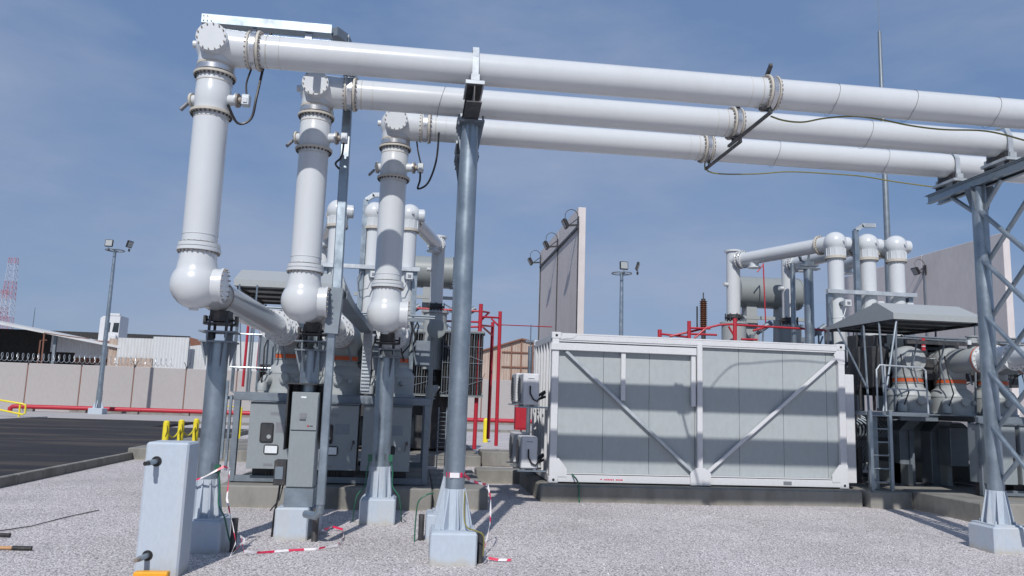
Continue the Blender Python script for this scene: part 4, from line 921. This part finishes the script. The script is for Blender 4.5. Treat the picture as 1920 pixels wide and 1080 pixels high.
# round grey posts carrying the link tubes
for (px_, py_, Y, lb) in ((1515, 490, 20.2, 'round galvanised post under the first link tube at the right transformer'), (1487, 560, 21.0, 'slim galvanised post between the first and second link tubes on the right')):
    b = MB(); p = at(px_, py_, Y); r = .13 if px_ == 1515 else .07
    b.cyl((p.x, Y, 0), (p.x, Y, RZ-.42 if px_ == 1515 else RZ-.1), r, n=20)
    if r > .1: b.bb(p.x-.3, p.x+.3, Y-.12, Y+.12, RZ-.42, RZ-.38); b.bb(p.x-.26, p.x+.26, Y-.1, Y+.1, RZ-.33, RZ-.29); b.bb(p.x-.13, p.x+.13, Y-.1, Y+.1, RZ-.29, RZ-.19); b.bar((p.x-.22, Y, RZ-.2), (p.x-.22, Y, RZ+.2), .02, .07)
    tag(b.build('link_post', 'galv'), lb, 'post')
# ================================================================ transformers
def transformer(side):
    if side == 'left':
        t = thing('transformer', 'dark grey transformer behind the left switchgear with radiator banks and conservator tank', 'transformer', (-1, 25, .3), 'power transformers')
        banks = [(at(829, 700, 22.6).x, at(905, 700, 22.6).x, 22.6, 1.92, at(860, 618, 22.6).z), (-.75, at(818, 700, 23).x, 23.0, 1.92, 3.85), (at(482, 700, 22.6).x, at(530, 700, 22.6).x+.5, 22.6, 1.9, 3.9)]
        cons = (-1.9, 1.0, 25.2, 5.95, .52); turr = LT; z1 = 3.3; tank = (-4.2, 1.5, 23.6, 25.6)
    else:
        t = thing('transformer', 'grey transformer rising behind the container with conservator tank and three turrets', 'transformer', (11, 24, .3), 'power transformers')
        banks = [(8.2, 9.4, 22.6, 1.6, 3.3)]; p = at(1386, 545, 23); q = at(1506, 550, 23)
        cons = (p.x, q.x+.02, 23.4, (p.z+q.z)/2+.02, .5); turr = RT; z1 = 3.1; tank = (8.4, 13.5, 22.2, 24.8)
    b = MB(); b.bb(tank[0], tank[1], tank[2], tank[3], .35, z1, .03); b.bb(tank[0]-.08, tank[1]+.08, tank[2]-.08, tank[3]+.08, z1-.1, z1+.02)
    for k in range(7): x = tank[0]+.3+k*(tank[1]-tank[0]-.6)/6; b.bb(x-.05, x+.05, tank[2]-.07, tank[2], .5, z1-.1)
    b.build('tank', 'dark', t)
    for bx0, bx1, by, bz0, bz1 in banks:
        b = MB(); b.k = 0; n = int((bx1-bx0)/.075)
        for k in range(n+1): b.bb(bx0+k*.075-.012, bx0+k*.075+.012, by, by+.5, bz0+.06, bz1-.08)
        b.k = 1
        for k in range(0, n+1, 2): b.bb(bx0+k*.075-.006, bx0+k*.075+.006, by-.03, by-.018, bz0+.03, bz1-.04)
        for z in (bz0+.05, bz0+.55, (bz0+bz1)/2, bz1-.5, bz1-.1): b.bb(bx0, bx1, by-.034, by-.02, z, z+.015)
        b.bar((bx0, by-.04, bz0+.1), (bx1, by-.04, bz0+.5), .014, .014); b.bar((bx0, by-.04, bz1-.5), (bx1, by-.04, bz1-.9), .014, .014)
        b.k = 0; b.bb(bx0, bx1, by+.16, by+.46, bz0+.08, bz1-.1); b.k = 2; b.cyl((bx0-.05, by+.25, bz1-.06), (bx1+.05, by+.25, bz1-.06), .07, n=12); b.cyl((bx0-.05, by+.25, bz0+.08), (bx1+.05, by+.25, bz0+.08), .07, n=12); b.bb(bx0-.02, bx1+.03, by-.02, by+.52, bz1-.07, bz1-.03); b.bb(bx0-.02, bx1+.03, by-.02, by+.52, bz0, bz0+.05)
        b.build('radiator', ['dark', 'galvd', 'grey'], t)
    x0, x1, y, z, r = cons
    b = MB(); b.lathe((x0, y, z), (1, 0, 0), [(r*.7, 0), (r, .06), (r, x1-x0-.06), (r*1.04, x1-x0-.06), (r*1.04, x1-x0), (r*.9, x1-x0+.02)], 36); cn = b.build('conservator', 'grey', t)
    b = MB(); b.bolts((x1, y, z), (1, 0, 0), r*.98, 26, .02, .04); b.build('rim_bolts', 'dark', cn)
    b = MB()
    for fx in (.25, .75):
        x = x0+(x1-x0)*fx; b.prism([(x-.25, y-.2, z1), (x+.25, y-.2, z1), (x+.12, y-.2, z-r*.8), (x-.2, y-.2, z-r*.8)], (0, .4, 0))
    b.bb(x0-.2, x1+.1, y-.5, y-.4, z-r-.42, z-r-.32); b.build('conservator_stand', 'lgrey', t)
    for tx, ty in turr:
        zt = (LZ-1.97 if side == 'left' else RZ-1.82)
        b = MB(); b.lathe((tx, ty, z1-.6), (0, 0, 1), [(.35, 0), (.35, zt-z1+.52), (.40, zt-z1+.53), (.40, zt-z1+.58), (.2, zt-z1+.6)], 32); b.bolts((tx, ty, zt-.02), (0, 0, 1), .375, 24, .018, .03); b.build('turret', 'lgrey', t)
    b = MB(); rr = random.Random(9 if side == 'left' else 4)
    for tx, ty in turr:
        for k in range(7):
            x = tx+rr.uniform(.3, .9); zz = z1+rr.uniform(.2, 1.2); b.tube([(x, ty-.1, z1), (x+rr.uniform(-.1, .1), ty-.1, zz), (x+rr.uniform(-.3, .3), ty, zz+.2)], .025, 6)
            if k % 2: b.box((x, ty-.15, zz), (.12, .1, .16), .01)
        b.cyl((tx+.75, ty+.1, z1+1.0), (tx+1.2, ty+.1, z1+1.3), .09, n=12); b.cut()
    b.each('pipework', 'galvd', t)
    if side == 'left':
        p = at(818, 618, 22.2)
        b = MB(); b.lathe(p, (0, -1, 0), [(.2, -.2), (.2, .18), (.27, .2), (.27, .26), (.2, .28)], 24); b.cyl((p.x-.1, 22.3, p.z), (p.x-.1, 22.3, .5), .07, n=12); b.build('relief_pipe', 'grey', t)
        b = MB(); p = at(808, 710, 22.6); b.prism([at(797, 722, 22.6), at(822, 722, 22.6), at(812, 750, 22.6), at(806, 800, 22.6), at(800, 800, 22.6)], (0, .1, 0)); b.tube([at(824, 725, 22.6), at(808, 745, 22.6), at(802, 775, 22.6)], .03, 8); b.build('lifting_lug', 'lgrey', t)
transformer('left'); transformer('right')
t = thing('surge_arrester', 'brown ribbed insulator standing behind the container', 'insulator', at(1319, 612, 23.5))
p = at(1319, 616, 23.5)
b = MB(); prof = []
for k in range(15): prof += [(.09, k*.06), (.13, k*.06+.02), (.09, k*.06+.04)]
b.lathe((p.x, p.y, p.z), (0, 0, 1), prof, 16); b.build('shed_stack', 'porcelain', t)
b = MB(); b.cyl((p.x, p.y, .3), (p.x, p.y, p.z), .07, n=10); b.cyl((p.x, p.y, p.z+.86), (p.x, p.y, p.z+.95), .07, n=12); b.cyl((p.x, p.y, p.z+.95), (p.x, p.y, p.z+1.15), .02, n=6); b.bb(p.x-.22, p.x-.18, p.y, p.y+.04, p.z, p.z+.7); b.build('mounting', 'dark', t)
# ================================================================ red fire pipes
def redset(label, lines, r=.03, Y=None):
    b = MB()
    for ln in lines:
        rad = r
        if isinstance(ln[0], float): rad, ln = ln[0], ln[1:]
        b.tube([at(*p) for p in ln], rad, 8)
    return tag(b.build('fire_pipe', 'red'), label, 'fire pipe', 'red fire water pipework')
t = redset('tall red pipe stand in the gap left of the container', [(.06, (902, 570, 22.8), (889, 842, 22.8)), (.055, (924, 604, 24.6), (915, 823, 24.6)), (.055, (938, 584, 23.2), (930, 836, 23.2)), ((902, 610, 22.8), (924, 612, 24.6)), ((903, 594, 22.8), (938, 596, 23.2)), ((917, 586, 23.5), (903, 600, 22.8)), ((905, 613, 22.8), (922, 628, 24.5)), ((922, 598, 24), (936, 612, 23.2)), ((782, 578, 23.2), (905, 584, 22.8), (917, 586, 23.5)), ((838, 602, 23.4), (902, 604, 22.8)), ((862, 613, 23), (896, 613, 22.8)), (.014, (938, 609, 23.2), (1035, 613, 21))])
redset('red fire pipes crossing above the container in front of the right transformer', [(.06, (1237, 618, 21), (1237, 632, 21)), ((1238, 626, 21), (1290, 632, 21)), (.055, (1292, 602, 20.8), (1292, 636, 20.8)), ((1255, 631, 21), (1350, 609, 20.8), (1378, 608, 20.8)), (.06, (1378, 597, 20.8), (1378, 640, 20.8)), ((1292, 615, 20.8), (1332, 616, 20.8)), ((1292, 626, 20.8), (1344, 628, 20.8)), ((1302, 634, 20.8), (1326, 613, 20.8)), ((1378, 609, 20.8), (1518, 617, 20.8), (1560, 620, 20.8)), ((1366, 612, 20.8), (1378, 632, 20.8)), ((1390, 636, 21), (1420, 637, 21)), ((1412, 620, 21), (1440, 612, 21))])
redset('thin red pipe standing in front of the right conservator tank', [(.02, (1431, 494, 22.3), (1436, 615, 22.3)), (.02, (1420, 510, 22.3), (1431, 496, 22.3))])
redset('long red pipe rising at the left behind the leftmost column', [(.035, (466, 604, 21), (455, 725, 21))])
redset('short thick red pipe at the left beside the dark radiator', [(.06, (492, 612, 20), (484, 694, 20))])
b = MB(); p = at(893, 850, 22.9); b.bb(-1.2, 2.55, 22.3, 23.9, .0, .36, .02) if False else b.bb(1.95, 2.95, 22.3, 23.6, 0, .40, .02); tag(b.build('pipe_plinth', 'conc'), 'small concrete block at the foot of the tall red pipe stand', 'block')
b = MB(); p = at(911, 800, 35); b.cyl((p.x, 35, 0), (p.x, 35, .95), .12, n=14); b.ball((p.x, 35, .95), .12, 14); tag(b.build('bollard', 'yellow'), 'single yellow bollard seen between the red pipes left of the container', 'bollard', 'yellow bollards')
# ducts coming forward from the right switchgear
for k, x in enumerate((-1.466, -.473)):
    X = x+12.96; t = thing('bus_duct', ['white bus duct at the right edge leaving the right switchgear, seen behind the lattice frame', 'outermost white bus duct of the right switchgear, cut by the right edge of the photo'][k], 'bus duct', (X, 8, ZL), 'short white ducts of the right switchgear')
    b = MB(); b.lathe((X, 6.5, ZL), (0, 1, 0), [(R0, 0), (R0, 7.3)], 36); b.build('tube', 'white', t)
    b = MB(); flange(b, (X, 13.75, ZL), (0, 1, 0), .268, .035, 16, 0, 1, .0095, sides=(-1,), inset=.03); flange(b, (X, 14.25, ZL), (0, 1, 0), .275, .035, 16, 0, 1, .0095, sides=(-1,), inset=.03); b.k = 0; b.cyl((X, 13.75, ZL), (X, 14.25, ZL), .22, n=32); b.build('flange', ['white', 'stain'], t)

t = thing('link_clamp', 'steel strap over the first link tube on top of the round post at right', 'clamp', at(1505, 480, 20.2))
b = MB(); p = at(1507, 470, 20.2)
b.lathe((p.x, 20.2, RZ), (RT[0][0]-10.58, RT[0][1]-18.5, 0), [(.205, -.04), (.21, -.04), (.21, .04), (.205, .04)], 28, False); b.build('strap', 'galvd', t)
# ================================================================ fire walls
def wall(name, x0, x1, y0, y1, z, label, joints):
    t = thing(name, label, 'wall', ((x0+x1)/2, (y0+y1)/2, 0), 'tall concrete fire walls')
    b = MB(); ys = [y0]+joints+[y1]
    for a, c in zip(ys, ys[1:]): b.bb(x0, x1, a+.012, c-.012, 0, z, .01)
    b.build('panel', 'beige', t); return t
wall('fire_wall', 4.53, 4.76, 22.0, 29.3, 7.62, 'tall thin beige fire wall standing behind the left end of the container', [25.3])
wall('fire_wall', 18.26, 18.5, 22.0, 32, 7.66, 'tall beige fire wall behind the right switchgear', [26.0])
def wall_light(x, y, z, label, loop=1):
    t = thing('floodlight', label, 'floodlight', (x, y, z), 'black floodlights on the fire walls')
    b = MB(); c = V((x-.42, y-.05, z)); R = Matrix.Rotation(radians(-28), 3, 'Y')
    b.box(c, (.08, .32, .29), .02, R)
    for k in range(6): b.box(c+R @ V((.05, -.12+k*.048, 0)), (.05, .012, .22), 0, R)
    b.build('lamp_head', 'black', t)
    b = MB(); b.box(c+R @ V((-.043, 0, 0)), (.01, .26, .23), 0, R); b.build('lens', 'plate', t)
    b = MB(); b.bar((x-.4, y-.05, z-.05), (x-.02, y, z+.0), .05, .05); b.bar((x-.3, y, z-.03), (x-.02, y, z+.2), .03, .03); b.bb(x-.03, x-.003, y-.08, y+.08, z-.1, z+.25)
    pts = [(x-.02-.2+.2*cos(a), y, z+.24+.22*sin(a)) for a in [0+k*.35 for k in range(9)]]; b.tube(pts+[(x-.42, y-.05, z+.12)], .011, 6); b.build('bracket', 'dark', t)
for (px_, py_, lb) in ((1085, 422, 'black floodlight on the left fire wall, nearest of its three'), (1046, 462, 'black floodlight on the left fire wall, middle of its three'), (1014, 492, 'black floodlight on the left fire wall, furthest and lowest of its three')):
    r = ray(px_, py_); s = 4.53/r.x; wall_light(4.53, s*r.y, CAMZ+s*r.z, lb)
r = ray(1086, 425); s = 4.53/r.x; a = V((4.5, s*r.y, CAMZ+s*r.z)); b = MB(); b.bar(a, (4.5, 29.0, a.z), .04, .08)
for yy in (a.y+.02, 25.25, 28.9): b.cyl((4.51, yy, 1), (4.51, yy, a.z), .018, n=6)
tag(b.build('cable_trunking', 'dark'), 'black cable trunking running along the left fire wall between floodlights', 'trunking')
r = ray(1735, 510); s = 18.26/r.x; wall_light(18.26, s*r.y, CAMZ+s*r.z, 'black floodlight on the right fire wall')
b = MB(); b.cyl((18.24, s*r.y, .5), (18.24, s*r.y, CAMZ+s*r.z), .02, n=6); tag(b.build('conduit', 'galvd'), 'thin conduit running down the right fire wall below its floodlight', 'conduit')
# ================================================================ masts and lamps
def mast(x, y, h, label, heads):
    t = thing('lamp_mast', label, 'lamp mast', (x, y, 0), 'floodlight masts')
    b = MB(); b.lathe((x, y, .5), (0, 0, 1), [(.19, 0), (.19, 1.2), (.17, 1.21), (.10, h-.5)], 18); b.build('pole', 'galv', t)
    b = MB(); b.bb(x-.45, x+.45, y-.45, y+.45, 0, .5, .02)
    for k in range(4):
        a = k*pi/2; u = V((cos(a), sin(a), 0)); w = V((-sin(a), cos(a), 0))*.02; b.prism([V((x, y, .5))+u*.1-w, V((x, y, .5))+u*.36-w, V((x, y, 1.1))+u*.15-w, V((x, y, 1.1))+u*.1-w], w*2)
    b.build('base', 'concwhite', t)
    b = MB(); b.tube([(x+.6*cos(2*pi*k/20), y+.6*sin(2*pi*k/20), h-.05) for k in range(20)], .035, 6, True); b.bar((x-.6, y, h-.05), (x+.6, y, h-.05), .05, .05); b.bar((x, y-.6, h-.05), (x, y+.6, h-.05), .05, .05); b.build('head_ring', 'galvd', t)
    for dx, rz, tl in heads:
        R = Matrix.Rotation(rz, 3, 'Z') @ Matrix.Rotation(tl, 3, 'X')
        b = MB(); c = V((x+dx, y-.1, h+.42)); b.box(c, (.52, .14, .5), .03, R); b.box(c-V((0, 0, .42)), (.1, .1, .2)); f = b.build('floodlight', 'black', t)
        b = MB(); b.box(c+R @ V((0, -.075, 0)), (.42, .012, .4), .0, R); b.build('lens', 'lgrey', f)
    return t
mast(-21.05, 55.4, 11.3, 'floodlight mast with two lamp heads in front of the boundary wall at left', [(-.4, 0, -.12), (.95, 1.2, .3)])
mast(12.0, 45, 9.75, 'floodlight mast with two lamp heads rising behind the container', [(.1, .1, -.1), (.95, 1.2, .3)])
b = MB(); x, y = 16.93, 26; b.lathe((x, y, 0), (0, 0, 1), [(.14, 0), (.13, 8.0), (.11, 8.01), (.09, 13.0), (.08, 13.02), (.062, 16.3), (.012, 16.32), (.006, 21)], 16); tag(b.build('lightning_mast', 'galvd'), 'very tall thin lightning mast rising behind the right risers', 'mast')
# ================================================================ boundary wall and what stands at it
t = thing('boundary_wall', 'long beige precast boundary wall along the back of the yard', 'wall', (0, 61, 0))
b = MB(); k = 0; x = -28.35-3.72*6
while x < 50:
    b.bb(x+.035, x+3.685, 61, 61.2, 0, 3.48, .03); x += 3.72
b.build('panel', 'beigelight', t)
b = MB(); x = -28.35-3.72*6
while x < 50: b.bb(x-.034, x+.034, 61.03, 61.18, 0, 3.36); x += 3.72
b.build('joint_post', 'rust', t)
b = MB(); x = -28.35-3.72*6
while x < 50:
    b.bar((x, 61.1, 3.4), (x, 61.1, 3.62), .2, .1); b.bar((x, 61.1, 3.5), (x-.22, 61.1, 3.95), .04, .04); b.bar((x, 61.1, 3.5), (x+.22, 61.1, 3.95), .04, .04); x += 3.72
b.build('wire_bracket', 'dark', t)
b = MB(); pts = []
n = 46*18
for k in range(n): a = k*2*pi/10; pts.append((-48+k*.036, 61.1+.3*cos(a), 3.9+.3*sin(a)))
b.tube(pts, .018, 4); tag(b.build('razor_wire', 'galvb'), 'coil of razor wire on top of the boundary wall at left', 'razor wire')
b = MB(); b.tube([(-27.3, 57.0, 0), (-27.3, 57.0, .28), (-27.15, 57.0, .40), (-26.9, 57, .42), (40, 57, .42)], .15, 12)
tag(b.build('fire_main', 'red'), 'long red fire main running low in front of the boundary wall', 'pipe')
b = MB(); x = -26.0
while x < 36: b.bb(x-.22, x+.22, 56.8, 57.2, 0, .28, .02); x += 3.4
b.bb(-24, 40, 58.2, 58.5, 0, .35); tag(b.build('pipe_sleepers', 'conc'), 'row of concrete blocks and low kerb beneath the red fire main', 'pipe support')
# railing bottom left
t = thing('railing', 'yellow tubular railing on the pavement at the left edge', 'railing', (-21.5, 45, 0))
b = MB(); b.tube([(-26, 46.5, 1.1), (-22.1, 45, 1.02), (-20.9, 44.9, .86), (-20.75, 44.9, .8), (-20.72, 44.9, .38), (-20.85, 44.9, .3), (-22.1, 45, .52), (-26, 46.5, .6)], .05, 8); b.build('rail', 'yellow', t)
b = MB(); b.cyl((-21.05, 44.95, 0), (-21.05, 44.95, .9), .05, n=8); b.cyl((-24, 45.7, 0), (-24, 45.7, 1.05), .05, n=8); b.build('post', 'yellow', t)
# bollards with chain
BP = []
for k, (px_, py_) in enumerate([(313, 789), (341, 787), (369, 785)]):
    BP.append(atz(px_, py_, 1.02))
bl = None
labs = ['yellow bollard left of its two neighbours above the white pillar', 'yellow bollard between two others above the white pillar', 'yellow bollard right of its two neighbours, beside the leftmost column']
for k, p in enumerate(BP):
    if bl is None:
        bl = thing('bollard', labs[0], 'bollard', (p.x, p.y, 0), 'yellow bollards')
        b = MB(); b.lathe((p.x, p.y, 0), (0, 0, 1), [(.085, 0), (.085, .94), (.08, .99), (.05, 1.02), (0, 1.03)], 18); b.build('post', 'yellow', bl)
        b = MB(); b.tube([(p.x+.04, p.y-.085, .9), (p.x+.06, p.y-.09, .75), (p.x+.02, p.y-.09, .6)], .007, 6); b.build('chain_hook', 'dark', bl)
    else: copy_tree(bl, (p.x, p.y, 0), labs[k])
for k in range(2):
    a, c = BP[k], BP[k+1]; b = MB(); b.tube([V((a.x+(c.x-a.x)*u, a.y+(c.y-a.y)*u, .85-.3*(1-(2*u-1)**2))) for u in [i/10 for i in range(11)]], .022, 6)
    tag(b.build('chain', 'yellow'), ['yellow chain sagging between the first and second bollards', 'yellow chain sagging between the second and third bollards'][k], 'chain', 'yellow chains')
for px_, lb, Y in ((416, 'thin yellow post just right of the leftmost column', 30), (430, 'yellow tubular frame beside the left switchgear', 32)):
    b = MB(); p = at(px_, 800, Y)
    if px_ == 416: b.cyl((p.x, Y, 0), (p.x, Y, 1.15), .12, n=12)
    else: b.tube([(p.x-.25, Y, 0), (p.x-.25, Y, 1.3), (p.x+.4, Y, 1.25), (p.x+.4, Y, 0)], .05, 8)
    tag(b.build('guard_post', 'yellow'), lb, 'post')
# ================================================================ sheds beyond the wall
def corrugated(b, x0, x1, y, z0f, z1f, pitch=.28, d=.05):
    n = int((x1-x0)/pitch*2); 
    for k in range(n):
        xa = x0+(x1-x0)*k/n; xb = x0+(x1-x0)*(k+1)/n; ya = y+(d if k % 2 else 0); yb = y+(d if (k+1) % 2 else 0)
        b.add([(xa, ya, z0f), (xb, yb, z0f), (xb, yb, z1f(xb)), (xa, ya, z1f(xa)), (xa, y+.12, z0f), (xb, y+.12, z0f), (xb, y+.12, z1f(xb)), (xa, y+.12, z1f(xa))], [(0, 1, 2, 3), (5, 4, 7, 6), (3, 2, 6, 7), (1, 0, 4, 5)])
t = thing('open_shed', 'large dark open sided shed with pale roof edge beyond the boundary wall at far left', 'shed', (-45, 80, 0))
b = MB()
rp = lambda x: 7.61+(x+40.2)*(-.165)
b.prism([(-60, 78, rp(-60)), (-28.2, 78, rp(-28.2)), (-28.2, 78, rp(-28.2)+.22), (-60, 78, rp(-60)+.22)], (0, 22, 0)); b.build('roof', 'tin', t)
b = MB(); b.bb(-62, -28, 99.5, 99.8, 0, 8.5); b.bb(-62, -61.8, 78, 99.5, 0, 10); b.bb(-28.3, -28.2, 80, 99, 0, 5.6); b.build('back_wall', 'black', t)  # inner walls black, the shade inside the shed put into their colour
b = MB(); 
for x in (-58, -49, -40.0, -34.6, -29): b.bb(x-.12, x+.12, 79, 79.3, 0, rp(x)); b.cut()
b.each('post', 'galvd', t)
b = MB(); corrugated(b, -35.3, -29.4, 79.9, 5.15, lambda x: rp(x)-.02); b.k = 0; corrugated(b, -33.0, -29.4, 79.9, 4.7, lambda x: 5.15); b.build('cladding', 'tin', t)
b = MB(); p = at(82, 625, 76); q = at(74, 690, 76); b.tube([at(83, 626, 76), at(76, 700, 76)], .07, 6); b.tube([at(88, 638, 76), at(76, 638, 76), at(68, 700, 76)], .06, 6); b.tube([at(83, 624, 76), at(130, 631, 76), at(168, 635, 76)], .05, 6); tag(b.build('drain_pipe', 'rust'), 'rust red pipes climbing the front of the open shed', 'pipe')
t = thing('tin_fence', 'tall patchwork fence of pale corrugated tin beyond the boundary wall', 'fence', (-26, 78, 0))
def sheet(px0, px1, py1, mat, Y, z0=3.0, nm='sheet'):
    a = at(px0, py1, Y); c = at(px1, py1+2, Y); b = MB(); corrugated(b, a.x, c.x, Y, z0, lambda x: a.z+(c.z-a.z)*(x-a.x)/(c.x-a.x)); return b.build(nm, mat, t)
sheet(206, 222, 634, 'tinbrown', 78.3); sheet(222, 288, 633, 'tin', 78.0); sheet(288, 355, 631, 'tin', 77.8)
b = MB(); a = at(222, 670, 77.7); c = at(286, 671, 77.7); corrugated(b, a.x, c.x, 77.7, 3, lambda x: a.z); b.build('patch_sheet', 'tinbrown', t)
t = thing('brown_shed', 'low shed with dark roof slope and tin wall right of the tin fence', 'shed', (-19, 79, 0))
b = MB(); a = at(356, 649, 79); c = at(440, 640, 79); corrugated(b, a.x, c.x, 79, 0, lambda x: a.z+(c.z-a.z)*(x-a.x)/(c.x-a.x)); corrugated(b, c.x, 0, 79, 0, lambda x: c.z); b.build('wall', 'tin', t)
b = MB(); b.prism([at(355, 632, 80), at(390, 643, 80), at(388, 648, 80), at(357, 651, 80)], (0, 8, 0)); b.build('roof', 'rust', t)
t = thing('crane_cab', 'white crane cab with dark windows showing above the sheds', 'crane', (-30.3, 84, 0))
a = at(181, 640, 84); c = at(226, 592, 84); w = c.x-a.x
b = MB(); b.prism([(a.x, 84, 0), (c.x, 84, 0), (c.x, 84, c.z), (a.x+.4, 84, c.z-.1), (a.x+.15, 84, c.z-.3)], (0, 2.4, 0)); b.bb(c.x-w*.55, c.x-.1, 83.6, 84, 4, c.z-2.0, .1); b.bb(a.x+w*.5, c.x-.05, 83.95, 84.2, c.z-.05, c.z+.22, .03); b.build('cab_body', 'frame', t)
for f0, f1 in ((.3, .56), (.68, .97)):
    b = MB(); z1 = c.z-.75; b.prism([(a.x+w*f0, 83.98, z1-.95), (a.x+w*f1, 83.98, z1-1.0), (a.x+w*f1+.02, 83.98, z1), (a.x+w*f0+.1, 83.98, z1)], (0, .1, 0)); b.build('window', 'glass', t)
b = MB(); b.bb(a.x-1.2, c.x-w*.0, 82, 83, 4.2, at(200, 637, 82).z-.1); b.build('deck', 'rust', t)
t = thing('gable_shed', 'brownish corrugated shed with shallow gable seen left of the container', 'shed', (9, 80, 0))
b = MB(); pk = at(978, 637, 80); le = at(905, 660, 80); re = at(1040, 652, 80)
f = lambda x: le.z+(pk.z-le.z)*(x-le.x)/(pk.x-le.x) if x < pk.x else pk.z+(re.z-pk.z)*(x-pk.x)/(re.x-pk.x)
corrugated(b, le.x-4, re.x, 80, 0, lambda x: f(max(x, le.x))if x > le.x else le.z-(le.x-x)*.15); b.build('wall', 'tinbrown', t)
b = MB()
for z in (at(960, 688, 80).z, at(960, 712-8, 80).z-.6, at(950, 660, 80).z): b.bb(le.x+2, re.x, 79.88, 79.98, z-.06, z+.06)
for x in (le.x+3, pk.x, pk.x+1.2): b.bb(x-.06, x+.06, 79.86, 79.96, 4, f(x))
b.prism([(le.x-.3, 79.7, le.z), (pk.x, 79.7, pk.z), (re.x, 79.7, re.z), (re.x, 79.7, re.z+.15), (pk.x, 79.7, pk.z+.15), (le.x-.3, 79.7, le.z+.15)], (0, 9, 0)); b.build('girt', 'rust', t)
# radio masts
def lattice(px_, py_top, Y, w, label, name='radio_mast'):
    p = at(px_, py_top, Y); t = thing(name, label, 'mast', (p.x, Y, 0), 'red and white radio masts')
    h = p.z; n = 22; b = MB()
    def cor(z, sx, sy): q = w*(1-.55*z/h); return V((p.x+sx*q/2, Y+sy*q/2, z))
    for k in range(n):
        z0, z1 = h*k/n, h*(k+1)/n; b.k = 0 if (k//3) % 2 == (n//3) % 2 else 1
        for sx, sy in ((-1, -1), (1, -1), (1, 1), (-1, 1)): b.bar(cor(z0, sx, sy), cor(z1, sx, sy), .13, .13)
        for s1, s2 in (((-1, -1), (1, -1)), ((1, -1), (1, 1)), ((1, 1), (-1, 1)), ((-1, 1), (-1, -1))):
            b.bar(cor(z0, *s1), cor(z1, *s2), .07, .07); b.bar(cor(z0, *s2), cor(z1, *s1), .07, .07); b.bar(cor(z1, *s1), cor(z1, *s2), .07, .07)
    b.k = 0; b.box((p.x, Y, h-2), (w*.9, w*.9, 2.6)) if False else None
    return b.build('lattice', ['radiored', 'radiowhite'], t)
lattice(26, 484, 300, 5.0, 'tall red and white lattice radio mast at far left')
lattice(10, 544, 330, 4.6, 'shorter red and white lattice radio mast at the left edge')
b = MB(); p = at(66, 577, 120); b.cyl((p.x, 120, 0), (p.x, 120, p.z), .07, .03, 6); tag(b.build('antenna', 'dark'), 'thin dark antenna above the open shed roof', 'antenna')
